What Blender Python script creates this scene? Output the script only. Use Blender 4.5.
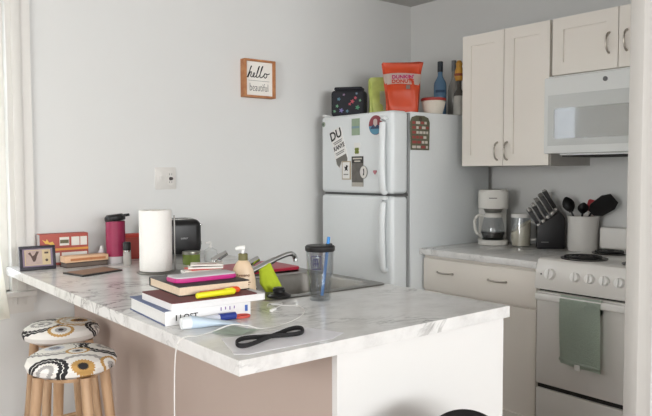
import bpy, bmesh, math, random
from math import sin, cos, pi, radians as D
from mathutils import Vector, Matrix, Euler
random.seed(7)
S = bpy.context.scene
C = S.collection
for o in list(bpy.data.objects): bpy.data.objects.remove(o)

# ------------------------------------------------------------------ camera
F_PX, YAW, PITCH, ROLL, CAM_H = 682.6, .6745, .0524, -.003, 1.333
cam = bpy.data.cameras.new('camera'); cam.sensor_fit = 'HORIZONTAL'; cam.sensor_width = 36; cam.lens = F_PX*36/652
cam.clip_start = .05
camo = bpy.data.objects.new('camera', cam); C.objects.link(camo); S.camera = camo
fw = Vector((sin(YAW)*cos(PITCH), cos(YAW)*cos(PITCH), -sin(PITCH))); rt = Vector((cos(YAW), -sin(YAW), 0)); up = rt.cross(fw)
rt, up = rt*cos(ROLL)+up*sin(ROLL), up*cos(ROLL)-rt*sin(ROLL)
M = Matrix((rt, up, -fw)).transposed().to_4x4(); M.translation = (0, 0, CAM_H); camo.matrix_world = M

# ------------------------------------------------------------------ world, light, exposure
S.view_settings.view_transform = 'Standard'; S.view_settings.look = 'None'
S.view_settings.gamma = 1; S.view_settings.use_curve_mapping = False
S.view_settings.exposure = 0.36
W = bpy.data.worlds.new('world'); S.world = W; W.use_nodes = True
W.node_tree.nodes['Background'].inputs[0].default_value = (.88, .94, 1, 1)
W.node_tree.nodes['Background'].inputs[1].default_value = 2.2
def area(name, loc, rot, sx, sy, power, col):
    l = bpy.data.lights.new(name, 'AREA'); l.shape = 'RECTANGLE'; l.size = sx; l.size_y = sy; l.energy = power; l.color = col
    o = bpy.data.objects.new(name, l); C.objects.link(o); o.location = loc; o.rotation_euler = rot
    return o
# daylight through the rear window and the curtained window, plus an added side fill
area('daylight_rear_window', (.1, -5.08, 1.88), (D(90), 0, 0), 4.0, 1.0, 225, (.985, 1, 1))
area('side_fill', (-2.68, .6, 1.45), (D(90), 0, D(-90)), 1.6, 1.4, 44, (1, .985, .96))  # added fill lamp left of the camera, at an unseen opening
area('daylight_curtain_window', (.12, 3.42, 1.47), (D(90), 0, D(180)), 1.3, 1.36, 15, (.80, .90, 1))

# ------------------------------------------------------------------ materials
def lin(h):
    h = h.lstrip('#'); v = [int(h[i:i+2], 16)/255 for i in (0, 2, 4)]
    return tuple(x/12.92 if x <= .04045 else ((x+.055)/1.055)**2.4 for x in v) + (1,)
MATS = {}
def mat(name, col, rough=.5, metal=0, var=.06, scale=20, bump=0, trans=0, ior=1.45, coat=0, spec=.5):
    if name in MATS: return MATS[name]
    m = bpy.data.materials.new(name); m.use_nodes = True; MATS[name] = m
    nt = m.node_tree; b = nt.nodes['Principled BSDF']; c = lin(col) if isinstance(col, str) else col
    b.inputs['Roughness'].default_value = rough; b.inputs['Metallic'].default_value = metal
    b.inputs['Transmission Weight'].default_value = trans; b.inputs['IOR'].default_value = ior
    b.inputs['Coat Weight'].default_value = coat; b.inputs['Specular IOR Level'].default_value = spec
    tc = nt.nodes.new('ShaderNodeTexCoord'); n = nt.nodes.new('ShaderNodeTexNoise'); n.inputs['Scale'].default_value = scale; n.inputs['Detail'].default_value = 4
    nt.links.new(tc.outputs['Object'], n.inputs['Vector'])
    mx = nt.nodes.new('ShaderNodeMix'); mx.data_type = 'RGBA'
    mx.inputs[6].default_value = tuple(x*(1-var) for x in c[:3])+(1,); mx.inputs[7].default_value = tuple(min(1, x*(1+var)) for x in c[:3])+(1,)
    nt.links.new(n.outputs['Fac'], mx.inputs[0]); nt.links.new(mx.outputs[2], b.inputs['Base Color'])
    if bump:
        bp = nt.nodes.new('ShaderNodeBump'); bp.inputs['Strength'].default_value = bump; bp.inputs['Distance'].default_value = .004
        nt.links.new(n.outputs['Fac'], bp.inputs['Height']); nt.links.new(bp.outputs[0], b.inputs['Normal'])
    return m
def ramp(nt, stops, interp='LINEAR'):
    r = nt.nodes.new('ShaderNodeValToRGB'); r.color_ramp.interpolation = interp
    e = r.color_ramp.elements
    while len(e) < len(stops): e.new(.5)
    for i, (p, c) in enumerate(stops): e[i].position = p; e[i].color = lin(c) if isinstance(c, str) else c
    return r
wall_m = mat('wall_paint', '#dcdcda', .85, var=.015, scale=6, bump=.03)
ceil_m = mat('ceiling_paint', '#c9c8c4', .9, var=.02, scale=8)
trim_m = mat('white_trim_paint', '#d9d6d1', .45, var=.02)
knee_m = mat('knee_wall_taupe', '#bfaea4', .8, var=.02, scale=6)  # even taupe, browner and darker than the room walls
panel_m = mat('white_panel', '#e7e6e4', .4, var=.01, scale=5)
cab_m = mat('cabinet_paint', '#f1ebe2', .42, var=.015, scale=5)
appl_m = mat('white_enamel', '#e6e8e6', .28, var=.01, coat=.2)
fridge_m = mat('fridge_enamel', '#e3e7e8', .35, var=.02, scale=90, bump=.05)
stove_m = mat('stove_enamel', '#e6e3de', .3, var=.01, coat=.2)
mw_m = mat('microwave_enamel', '#e8eae8', .22, var=.01, coat=.3)
nickel = mat('brushed_nickel', '#bdb6ad', .4, 1)
chrome = mat('chrome', '#d9dbdc', .1, 1)
steel = mat('stainless_steel', '#8f8d89', .36, 1, var=.1, scale=60)
black = mat('black_plastic', '#1c1b1c', .4)
blackg = mat('gloss_black', '#171617', .38)
dark = mat('dark_gap', '#2c2a28', .8)
white = mat('white_plastic', '#e9e8e4', .4)
paper = mat('white_paper', '#e8e7e4', .8)
cream = mat('cream_pages', '#e2cdb4', .85, var=.12, scale=120)
ink = mat('black_ink', '#232120', .7)
greyink = mat('grey_ink', '#8b8a88', .7)
def clear(name, a):
    m = bpy.data.materials.new(name); m.use_nodes = True; nt = m.node_tree; nt.nodes.remove(nt.nodes['Principled BSDF']); L = nt.links.new
    t = nt.nodes.new('ShaderNodeBsdfTransparent'); t.inputs[0].default_value = (.95, .96, .97, 1)
    g = nt.nodes.new('ShaderNodeBsdfGlossy'); g.inputs['Roughness'].default_value = .08
    f = nt.nodes.new('ShaderNodeLayerWeight'); f.inputs[0].default_value = a
    pw = nt.nodes.new('ShaderNodeMath'); pw.operation = 'POWER'; pw.inputs[1].default_value = 2.5; L(f.outputs['Facing'], pw.inputs[0])
    ml_ = nt.nodes.new('ShaderNodeMath'); ml_.operation = 'MULTIPLY_ADD'; ml_.inputs[1].default_value = .45; ml_.inputs[2].default_value = .07; L(pw.outputs[0], ml_.inputs[0])
    x = nt.nodes.new('ShaderNodeMixShader'); L(ml_.outputs[0], x.inputs[0]); L(t.outputs[0], x.inputs[1]); L(g.outputs[0], x.inputs[2]); L(x.outputs[0], nt.nodes['Material Output'].inputs[0]); return m
glass = clear('clear_plastic', .3)
glassj = clear('clear_glass', .25)

def marble():
    m = bpy.data.materials.new('marble_laminate'); m.use_nodes = True; nt = m.node_tree; b = nt.nodes['Principled BSDF']; L = nt.links.new
    tc = nt.nodes.new('ShaderNodeTexCoord'); mp = nt.nodes.new('ShaderNodeMapping'); mp.inputs['Rotation'].default_value = (0, 0, .5); mp.inputs['Scale'].default_value = (1.0, 1.7, 1.3)
    L(tc.outputs['Object'], mp.inputs[0])
    n1 = nt.nodes.new('ShaderNodeTexNoise'); n1.inputs['Scale'].default_value = 5.5; n1.inputs['Detail'].default_value = 9; n1.inputs['Roughness'].default_value = .62; n1.inputs['Distortion'].default_value = 1.1
    L(mp.outputs[0], n1.inputs['Vector'])
    v1 = ramp(nt, [(.0, (0, 0, 0, 1)), (.455, (0, 0, 0, 1)), (.5, (1, 1, 1, 1)), (.535, (0, 0, 0, 1))]); L(n1.outputs['Fac'], v1.inputs[0])
    n2 = nt.nodes.new('ShaderNodeTexNoise'); n2.inputs['Scale'].default_value = 2.1; n2.inputs['Detail'].default_value = 3; L(mp.outputs[0], n2.inputs['Vector'])
    v2 = ramp(nt, [(.47, (0, 0, 0, 1)), (.68, (1, 1, 1, 1))]); L(n2.outputs['Fac'], v2.inputs[0])
    mul = nt.nodes.new('ShaderNodeMath'); mul.operation = 'MULTIPLY'; L(v1.outputs[0], mul.inputs[0]); L(v2.outputs[0], mul.inputs[1])
    n3 = nt.nodes.new('ShaderNodeTexNoise'); n3.inputs['Scale'].default_value = 8; n3.inputs['Detail'].default_value = 8; n3.inputs['Roughness'].default_value = .7; L(mp.outputs[0], n3.inputs['Vector'])
    base = ramp(nt, [(.3, '#cfcdcb'), (.5, '#e2e1df'), (.7, '#eae9e7')]); L(n3.outputs['Fac'], base.inputs[0])
    mx = nt.nodes.new('ShaderNodeMix'); mx.data_type = 'RGBA'; L(mul.outputs[0], mx.inputs[0]); L(base.outputs[0], mx.inputs[6]); mx.inputs[7].default_value = lin('#6b6866')
    L(mx.outputs[2], b.inputs['Base Color']); b.inputs['Roughness'].default_value = .2
    return m
marble_m = marble()
def wood(name, c1, c2, scale=(2, 14, 14), rough=.45):
    m = bpy.data.materials.new(name); m.use_nodes = True; nt = m.node_tree; b = nt.nodes['Principled BSDF']; L = nt.links.new
    tc = nt.nodes.new('ShaderNodeTexCoord'); mp = nt.nodes.new('ShaderNodeMapping'); mp.inputs['Scale'].default_value = scale; L(tc.outputs['Object'], mp.inputs[0])
    n = nt.nodes.new('ShaderNodeTexNoise'); n.inputs['Scale'].default_value = 3; n.inputs['Detail'].default_value = 6; L(mp.outputs[0], n.inputs['Vector'])
    r = ramp(nt, [(.3, c1), (.7, c2)]); L(n.outputs['Fac'], r.inputs[0]); L(r.outputs[0], b.inputs['Base Color']); b.inputs['Roughness'].default_value = rough
    return m
leg_wood = wood('stool_leg_wood', '#a98766', '#c7a685', (14, 14, 2))
frame_wood = wood('sign_frame_wood', '#a8683f', '#c08a5c', (10, 10, 10), .6)
floor_m = wood('wood_floor', '#6a5044', '#7f6456', (1, 12, 1), .35)

# ------------------------------------------------------------------ mesh helpers
def bx(bm, x0, x1, y0, y1, z0, z1, bev=0, seg=2, mtx=None):
    g = bmesh.ops.create_cube(bm, size=1)['verts']
    for v in g: v.co = Vector(((x0+x1)/2+v.co.x*(x1-x0), (y0+y1)/2+v.co.y*(y1-y0), (z0+z1)/2+v.co.z*(z1-z0)))
    if mtx is not None:
        for v in g: v.co = mtx @ v.co
    if bev:
        es = list({e for v in g for e in v.link_edges}); bmesh.ops.bevel(bm, geom=es, offset=bev, segments=seg, profile=.5, affect='EDGES')
    return bm
def box(*a, **k): return bx(bmesh.new(), *a, **k)
def lathe(bm, prof, seg=32, cx=0, cy=0, sx=1, sy=1, mtx=None):
    rings = []
    for r, z in prof:
        if r < 1e-6: rings.append([bm.verts.new((cx, cy, z))])
        else: rings.append([bm.verts.new((cx+r*sx*cos(2*pi*i/seg), cy+r*sy*sin(2*pi*i/seg), z)) for i in range(seg)])
    for a, b in zip(rings, rings[1:]):
        if len(a) == 1 and len(b) == 1: continue
        for i in range(seg):
            j = (i+1) % seg
            if len(a) == 1: bm.faces.new((a[0], b[j], b[i]))
            elif len(b) == 1: bm.faces.new((a[i], a[j], b[0]))
            else: bm.faces.new((a[i], a[j], b[j], b[i]))
    if mtx is not None:
        for r in rings:
            for v in r: v.co = mtx @ v.co
    return bm
def lat(prof, **k): return lathe(bmesh.new(), prof, **k)
def smooth_path(pts, n=8):
    P = [Vector(p) for p in pts]; out = []
    for i in range(len(P)-1):
        p0, p1, p2, p3 = P[max(i-1, 0)], P[i], P[i+1], P[min(i+2, len(P)-1)]
        for k in range(n):
            t = k/n; out.append(.5*((2*p1)+(p2-p0)*t+(2*p0-5*p1+4*p2-p3)*t*t+(3*p1-p0-3*p2+p3)*t**3))
    out.append(P[-1]); return out
def tube(bm, pts, r, seg=10, sx=1, sy=1, upv=(0, 0, 1)):
    P = [Vector(p) for p in pts]; rings = []; rr = r if isinstance(r, (list, tuple)) else [r]*len(P)
    for i, p in enumerate(P):
        t = (P[min(i+1, len(P)-1)]-P[max(i-1, 0)]).normalized(); u = Vector(upv)
        if abs(t.dot(u)) > .95: u = Vector((1, 0, 0)) if abs(t.x) < .9 else Vector((0, 1, 0))
        a = t.cross(u).normalized(); b = a.cross(t).normalized()
        rings.append([bm.verts.new(p+a*rr[i]*sx*cos(2*pi*k/seg)+b*rr[i]*sy*sin(2*pi*k/seg)) for k in range(seg)])
    for A, B in zip(rings, rings[1:]):
        for k in range(seg): bm.faces.new((A[k], A[(k+1) % seg], B[(k+1) % seg], B[k]))
    bm.faces.new(rings[0][::-1]); bm.faces.new(rings[-1])
    return bm
def tb(pts, r, **k): return tube(bmesh.new(), pts, r, **k)
def prism(poly, z0, z1, bm=None, bev=0):
    """polygon in local xy extruded from z0 to z1"""
    bm = bm or bmesh.new()
    a = [bm.verts.new((x, y, z0)) for x, y in poly]; b = [bm.verts.new((x, y, z1)) for x, y in poly]; n = len(poly)
    f = [bm.faces.new(a[::-1]), bm.faces.new(b)]
    for i in range(n): bm.faces.new((a[i], a[(i+1) % n], b[(i+1) % n], b[i]))
    if bev: bmesh.ops.bevel(bm, geom=list({e for q in f for e in q.edges}), offset=bev, segments=2, profile=.5, affect='EDGES')
    return bm
def rrect(w, h, r, n=5, cx=0, cy=0):
    out = []
    for sx, sy, a0 in ((1, 1, 0), (-1, 1, 90), (-1, -1, 180), (1, -1, 270)):
        for k in range(n+1):
            a = D(a0+90*k/n); out.append((cx+sx*(w/2-r)+r*cos(a), cy+sy*(h/2-r)+r*sin(a)))
    return out
def grid_surface(f, nu, nv, close_u=False, bm=None, thick=0):
    bm = bm or bmesh.new(); V = [[bm.verts.new(f(i/(nu if close_u else nu-1), j/(nv-1))) for j in range(nv)] for i in range(nu)]
    for i in range(nu if close_u else nu-1):
        for j in range(nv-1): bm.faces.new((V[i][j], V[(i+1) % nu][j], V[(i+1) % nu][j+1], V[i][j+1]))
    if thick: bmesh.ops.solidify(bm, geom=list(bm.faces), thickness=thick)
    return bm
def obj(name, bm, m, parent=None, label=None, angle=35):
    bmesh.ops.recalc_face_normals(bm, faces=bm.faces)
    me = bpy.data.meshes.new(name); bm.to_mesh(me); bm.free(); me.materials.append(m)
    me.polygons.foreach_set('use_smooth', [True]*len(me.polygons)); me.set_sharp_from_angle(angle=D(angle))
    o = bpy.data.objects.new(name, me); C.objects.link(o)
    if parent: o.parent = parent
    if label: o['label'] = label
    return o
def tag(o, label, cat, group=None, kind=None):
    o['label'] = label; o['category'] = cat
    if group: o['group'] = group
    if kind: o['kind'] = kind
    return o
def thing(name, label, cat, loc=(0, 0, 0), rot=(0, 0, 0), group=None):
    o = bpy.data.objects.new(name, None); C.objects.link(o); o.empty_display_size = .05; o.location = loc
    o.rotation_euler = rot if isinstance(rot, tuple) else (0, 0, rot)
    return tag(o, label, cat, group)
def struct(name, bm, m, parent=None):
    o = obj(name, bm, m, parent)
    if not parent: o['kind'] = 'structure'
    return o
def text(name, s, size, m, parent, loc=(0, 0, 0), rot=(0, 0, 0), shear=0, bold=0, depth=.0004, sx=1, align='CENTER'):
    cu = bpy.data.curves.new(name, 'FONT'); cu.body = s; cu.size = size; cu.shear = shear; cu.offset = bold; cu.extrude = depth
    cu.align_x = align; cu.align_y = 'CENTER'; cu.resolution_u = 3
    t = bpy.data.objects.new(name+'_tmp', cu); C.objects.link(t); bpy.context.view_layer.update()
    me = bpy.data.meshes.new_from_object(t.evaluated_get(bpy.context.evaluated_depsgraph_get()))
    bpy.data.objects.remove(t); bpy.data.curves.remove(cu)
    me.transform(Matrix.LocRotScale(Vector(loc), Euler(rot), Vector((sx, 1, 1)))); me.materials.clear(); me.materials.append(m); me.name = name
    o = bpy.data.objects.new(name, me); C.objects.link(o); o.parent = parent
    return o
ROT_BACK = (D(90), 0, 0)            # local xy -> the wall that faces the camera side (-y)
ROT_RIGHT = (D(90), 0, D(-90))      # local xy -> faces -x

# ------------------------------------------------------------------ room shell
WY, WX, CZ = 3.277, 3.355, 2.44
X0, Y0 = -2.6, -5.0
struct('floor', box(X0-.15, WX+.15, Y0-.15, WY+.15, -.1, 0), floor_m)
struct('ceiling', box(X0-.15, WX+.15, Y0-.15, WY+.15, CZ, CZ+.1), ceil_m)
def wall_with_hole(a0, a1, h0, h1, z0, z1, place):
    bm = bmesh.new()
    for p in ((a0, h0, 0, CZ), (h1, a1, 0, CZ), (h0, h1, 0, z0), (h0, h1, z1, CZ)): place(bm, *p)
    return bm
WIN = (-.56, .80, .80, 2.15)
struct('wall_back', wall_with_hole(X0-.15, WX+.15, WIN[0], WIN[1], WIN[2], WIN[3], lambda bm, a, b, z, y: bx(bm, a, b, WY, WY+.13, z, y)), wall_m)
struct('wall_right', box(WX, WX+.15, Y0, WY, 0, CZ), wall_m)
struct('wall_left', wall_with_hole(Y0, WY, -.2, 1.4, .75, 2.15, lambda bm, a, b, z, y: bx(bm, X0-.15, X0, a, b, z, y)), wall_m)
struct('wall_rear', wall_with_hole(X0-.15, WX+.15, -1.9, 2.1, 1.38, 2.38, lambda bm, a, b, z, y: bx(bm, a, b, Y0-.15, Y0, z, y)), wall_m)
# short partition beside the stove, with casing on its end
struct('wall_partition', box(2.4005, WX, 1.153, 1.197, 0, CZ), wall_m)
struct('trim_1', box(2.30, 2.40, 1.150, 1.20, 0, CZ, bev=.003), mat('partition_trim', '#c6c3be', .5, var=.02))
# window 1: casing, sill, sash, glass
w = struct('window_1', bx(bx(bx(box(.80, .903, WY-.016, WY, .74, 2.27), .82, .86, WY-.024, WY-.016, .74, 2.27, bev=.003), -.66, .80, WY-.016, WY, 2.15, 2.27), -.66, -.56, WY-.016, WY, .74, 2.15), trim_m)
struct('window_sill', bx(box(-.68, .90, WY-.045, WY+.06, .775, .80, bev=.005), -.66, .89, WY-.014, WY, .70, .775), trim_m, w)
fr = bmesh.new()
for a in ((-.56, -.50, .80, 2.15), (.74, .80, .80, 2.15), (-.5, .74, .80, .87), (-.5, .74, 2.08, 2.15), (-.5, .74, 1.45, 1.50)): bx(fr, a[0], a[1], WY+.04, WY+.09, a[2], a[3])
struct('window_sash', fr, trim_m, w)
struct('window_pane', box(-.5, .74, WY+.063, WY+.067, .87, 2.08), mat('window_glass', '#ffffff', .02, trans=1, ior=1.02, var=0), w)
bb = struct('baseboard_right', box(WX-.015, WX, -5.0, 1.15, 0, .10, bev=.004), trim_m)
struct('baseboard_back', box(-2.6, 1.0, WY-.015, WY, 0, .10, bev=.004), trim_m)
# sheer curtain
cm = bpy.data.materials.new('sheer_curtain'); cm.use_nodes = True; nt = cm.node_tree
b_ = nt.nodes['Principled BSDF']; b_.inputs['Base Color'].default_value = lin('#f3efe4'); b_.inputs['Roughness'].default_value = .9
tr = nt.nodes.new('ShaderNodeBsdfTranslucent'); tr.inputs[0].default_value = lin('#f6f4ee')
ms = nt.nodes.new('ShaderNodeMixShader'); ms.inputs[0].default_value = .5
nt.links.new(b_.outputs[0], ms.inputs[1]); nt.links.new(tr.outputs[0], ms.inputs[2]); nt.links.new(ms.outputs[0], nt.nodes['Material Output'].inputs[0])
wv = nt.nodes.new('ShaderNodeTexWave'); wv.inputs['Scale'].default_value = 180; bpn = nt.nodes.new('ShaderNodeBump'); bpn.inputs['Strength'].default_value = .05
nt.links.new(wv.outputs['Fac'], bpn.inputs['Height']); nt.links.new(bpn.outputs[0], b_.inputs['Normal'])
cu = thing('curtain', 'sheer cream white curtain hanging over the window at the left edge', 'curtain', (.1, 3.15, .70))
def curt(u, v):
    z = v*1.55; s = 1-v
    x = -.62+u*(1.19+.095*s**2) ; return (x, .028*sin(u*46+.8*sin(v*3))*(.6+.4*s)+.01*sin(v*9+u*5), z)
obj('curtain_panel', grid_surface(curt, 140, 14, thick=.0012), cm, cu)
obj('curtain_rod', tb([(-.75, 0, 1.57), (.72, 0, 1.57)], .012), white, cu)

# ------------------------------------------------------------------ peninsula
PR = .003; P0 = (.7846, 1.2925); CT = .914
pen = thing('peninsula_counter', 'white marble-look bar countertop with the sink, overhanging the two stools', 'countertop', (P0[0], P0[1], CT), PR)
def frame_slab(xs, ys, z0, z1):
    bm = bmesh.new(); t = {}; b = {}
    for i, x in enumerate(xs):
        for j, y in enumerate(ys): t[i, j] = bm.verts.new((x, y, z1)); b[i, j] = bm.verts.new((x, y, z0))
    for i in range(3):
        for j in range(3):
            if (i, j) == (1, 1): continue
            bm.faces.new((t[i, j], t[i+1, j], t[i+1, j+1], t[i, j+1])); bm.faces.new((b[i, j], b[i, j+1], b[i+1, j+1], b[i+1, j]))
    def side(p, q): bm.faces.new((t[p], b[p], b[q], t[q]))
    for i in range(3): side((i, 0), (i+1, 0)); side((i+1, 3), (i, 3)); side((0, i+1), (0, i)); side((3, i), (3, i+1))
    side((1, 1), (1, 2)); side((1, 2), (2, 2)); side((2, 2), (2, 1)); side((2, 1), (1, 1))
    return bm
obj('slab', frame_slab([0, .45, .955, .987], [0, .56, 1.375, 1.972], -.0355, 0), marble_m, pen)
pb = thing('bar_cabinet', 'base cabinet under the bar counter with taupe knee wall and white end panel', 'cabinet', (P0[0], P0[1], 0), PR)
KX = 1.078-P0[0]; EX = 1.756-P0[0]
obj('end_panel', box(KX, EX, .012, .032, 0, .878), panel_m, pb, 'bright white end panel facing the room')
obj('knee_wall', box(KX, KX+.08, .0325, 1.963, 0, .878), knee_m, pb, 'taupe knee wall behind the stools')
obj('knee_wall_baseboard', box(KX-.014, KX-.0005, .034, 1.95, 0, .09, bev=.003), trim_m, pb)
carc = bx(box(KX+.081, EX-.03, .0325, .55, .10, .878), KX+.081, EX-.03, 1.42, 1.963, .10, .878)
bx(carc, KX+.081, EX-.03, .55, 1.42, .10, .66); bx(carc, KX+.081, EX-.08, .0325, 1.963, 0, .10)
obj('carcass', carc, cab_m, pb)
for k in range(3):
    d = obj('door', box(EX-.0295, EX-.009, .05+k*.635, .05+k*.635+.625, .12, .865, bev=.003), cab_m, pb)
    obj('handle', tb(smooth_path([(EX-.009, .12+k*.635, .80), (EX+.015, .14+k*.635, .80), (EX+.015, .20+k*.635, .80), (EX-.009, .22+k*.635, .80)]), .004), nickel, d)

# sink
SX0, SX1, SY0, SY1 = 1.225, 1.758, 1.835, 2.68
sk = thing('sink', 'stainless steel double-bowl sink set into the bar counter', 'sink', (0, 0, CT))
def basin(x0, x1, y0, y1, depth):
    bm = bmesh.new(); cx, cy = (x0+x1)/2, (y0+y1)/2; rings = []
    for dx, z, r in ((.0, .004, .05), (.004, -.004, .05), (.014, -depth+.03, .05), (.03, -depth+.006, .05), (.06, -depth, .05)):
        rings.append([bm.verts.new((x, y, z)) for x, y in rrect(x1-x0-2*dx, y1-y0-2*dx, r, 6, cx, cy)])
    for a, b in zip(rings, rings[1:]):
        for i in range(len(a)): bm.faces.new((a[i], a[(i+1) % len(a)], b[(i+1) % len(a)], b[i]))
    bm.faces.new(rings[-1]); return bm
BX0, BX1 = 1.315, 1.715
B1 = (BX0, BX1, 1.87, 2.25); B2 = (BX0, BX1, 2.295, 2.655)
obj('bowl', basin(*B1, .17), steel, sk); obj('bowl', basin(*B2, .17), steel, sk)
rim = bmesh.new()
def rim_face(bm):
    outer = [bm.verts.new((x, y, .004)) for x, y in rrect(SX1-SX0, SY1-SY0, .03, 5, (SX0+SX1)/2, (SY0+SY1)/2)]
    low = [bm.verts.new((x, y, .0002)) for x, y in rrect(SX1-SX0+.006, SY1-SY0+.006, .03, 5, (SX0+SX1)/2, (SY0+SY1)/2)]
    n = len(outer)
    for i in range(n): bm.faces.new((low[i], low[(i+1) % n], outer[(i+1) % n], outer[i]))
    edges = [bm.edges.get((outer[i], outer[(i+1) % n])) for i in range(n)]
    for b in (B1, B2):
        vs = [bm.verts.new((x, y, .004)) for x, y in rrect(b[1]-b[0], b[3]-b[2], .05, 6, (b[0]+b[1])/2, (b[2]+b[3])/2)]
        edges += [bm.edges.new((vs[i], vs[(i+1) % len(vs)])) for i in range(len(vs))]
    bmesh.ops.triangle_fill(bm, edges=edges, use_beauty=True)
    return bm
obj('rim', rim_face(rim), steel, sk)
for b in (B1, B2): obj('drain', lat([(0, -.168), (.03, -.168), (.04, -.1695), (.0, -.1698)], cx=(b[0]+b[1])/2, cy=(b[2]+b[3])/2), chrome, sk)
# faucet
fa = thing('faucet', 'chrome two-lever faucet at the back rim of the sink', 'faucet', (1.268, 2.135, CT+.0045))
obj('base_plate', prism(rrect(.055, .29, .025), 0, .016, bev=.004), chrome, fa)
for s in (1, -1):
    h = obj('tap_body', lat([(.023, .016), (.021, .05), (.020, .088), (.0, .096)], cy=s*.11), chrome, fa)
    obj('lever', tb([(-.014, s*.11+.004, .084), (.012, s*.11-.006, .100), (.036, s*.11-.016, .114)], [.014, .0125, .010]), chrome, h)
obj('spout', tb(smooth_path([(0, 0, .012), (.02, 0, .03), (.09, 0, .05), (.17, 0, .078), (.235, 0, .097), (.268, 0, .10), (.283, 0, .088), (.286, 0, .070)], 6), [.012]*20+[.0095]*30, seg=12), chrome, fa)

# ------------------------------------------------------------------ right-hand run: cabinets and counter
LY0, LY1 = 1.832, 2.568
lc = thing('lower_cabinet', 'cream base cabinet with a wide two-handled drawer between fridge and stove', 'cabinet', (0, 0, 0))
obj('carcass', bx(box(2.742, WX-.005, LY0+.003, LY1-.003, .10, .884), 2.80, WX-.005, LY0+.003, LY1-.003, 0, .10), cab_m, lc)
def pull(bm, p, q, out, r=.0045):
    p, q, out = Vector(p), Vector(q), Vector(out); tube(bm, smooth_path([p, p+out*.75+(q-p)*.12, (p+q)/2+out*1.15, q+out*.75-(q-p)*.12, q], 6), [r*1.3]*4+[r]*17+[r*1.3]*4, seg=8); return bm
dr = obj('drawer', box(2.722, 2.7415, LY0+.012, LY1-.012, .70, .868, bev=.003), cab_m, lc)
for y in (2.40, 2.065): obj('handle', pull(bmesh.new(), (2.722, y+.055, .80), (2.722, y-.055, .80), (-.022, 0, 0)), nickel, dr)
def shaker(par, name, y0, y1, z0, z1, x, rail=.058, th=.02):
    bm = bmesh.new()
    for a in ((y0, y0+rail, z0, z1), (y1-rail, y1, z0, z1), (y0+rail, y1-rail, z0, z0+rail), (y0+rail, y1-rail, z1-rail, z1)): bx(bm, x, x+th, *a)
    d = obj(name, bm, cab_m, par); obj('panel', box(x+.007, x+th-.003, y0+rail-.002, y1-rail+.002, z0+rail-.002, z1-rail+.002), cab_m, d); return d
ym = (LY0+LY1)/2
for (a, b, hy) in ((LY0+.012, ym-.002, ym-.035), (ym+.002, LY1-.012, ym+.035)):
    d = shaker(lc, 'door', a, b, .115, .688, 2.722); obj('handle', pull(bmesh.new(), (2.722, hy, .56), (2.722, hy, .66), (-.022, 0, 0)), nickel, d)
ct = thing('kitchen_counter', 'short marble-look counter by the stove holding the coffee maker', 'countertop', (2.70, LY0, .92))
obj('slab', box(0, WX-2.70-.001, .001, LY1-LY0, -.034, 0, bev=.004), marble_m, ct)

UX, UZ0, UZ1 = 2.975, 1.363, 2.077
u1 = thing('upper_cabinet', 'tall two-door cream wall cabinet beside the fridge', 'cabinet', (0, 0, 0))
obj('carcass', box(UX+.021, WX-.001, 1.956, 2.505, UZ0, UZ1), mat('cabinet_side_shade', '#b9b5af', .5), u1, 'cabinet sides with shade put into their grey colour')  # shade is put into the carcass colour; the doors stay cream
d1 = shaker(u1, 'door', 2.231, 2.505, UZ0+.002, UZ1-.002, UX); d2 = shaker(u1, 'door', 1.958, 2.227, UZ0+.002, UZ1-.002, UX)
for d, y in ((d1, 2.266), (d2, 2.204)): obj('handle', pull(bmesh.new(), (UX, y, 1.395), (UX, y, 1.488), (-.026, 0, 0)), nickel, d)
u2 = thing('upper_cabinet', 'short two-door cream wall cabinet above the microwave', 'cabinet', (0, 0, 0))
obj('carcass', box(UX+.021, WX-.001, 1.262, 1.945, 1.80, UZ1), cab_m, u2)
d1 = shaker(u2, 'door', 1.608, 1.942, 1.802, UZ1-.002, UX); d2 = shaker(u2, 'door', 1.264, 1.604, 1.802, UZ1-.002, UX)
for d, y in ((d1, 1.650), (d2, 1.566)): obj('handle', pull(bmesh.new(), (UX, y, 1.873), (UX, y, 1.965), (-.026, 0, 0)), nickel, d)
# microwave
MX = 2.925
mwv = thing('microwave', 'white over-the-range microwave with grey window, under the short cabinet', 'microwave', (0, 0, 0))
obj('body', bx(box(MX+.031, WX-.002, 1.262, 1.950, 1.42, 1.795, bev=.004), MX+.06, WX-.03, 1.29, 1.90, 1.412, 1.4205), mw_m, mwv)
obj('underside_vent', box(MX+.08, WX-.05, 1.30, 1.90, 1.405, 1.4118), dark, mwv)
md = obj('door', box(MX, MX+.03, 1.262, 1.953, 1.420, 1.785, bev=.006), mw_m, mwv)
mg = mat('microwave_glass', '#d3d6d4', .08, coat=1, var=.0); mg2 = mat('microwave_window', '#8b8a88', .14, coat=1, var=.05, scale=300)
obj('door_glass', box(MX-.0025, MX+.002, 1.45, 1.930, 1.458, 1.700, bev=.001), mg, md)
obj('window', prism(rrect(.43, .145, .01, cx=-1.680, cy=1.562), 0, .001), mg2, md).matrix_local = Matrix.Translation((MX-.0027, 0, 0)) @ Euler(ROT_RIGHT).to_matrix().to_4x4()
obj('logo_badge', lat([(0, 0), (.011, 0), (.011, .003), (0, .003)], mtx=Matrix.Translation((MX, 1.637, 1.751)) @ Euler((0, D(-90), 0)).to_matrix().to_4x4()), mat('badge_grey', '#6c6c6c', .4), md)
obj('door_handle', bx(box(MX-.035, MX-.02, 1.375, 1.395, 1.47, 1.75, bev=.005), MX-.022, MX+.001, 1.378, 1.392, 1.48, 1.50), mw_m, md)
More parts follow.
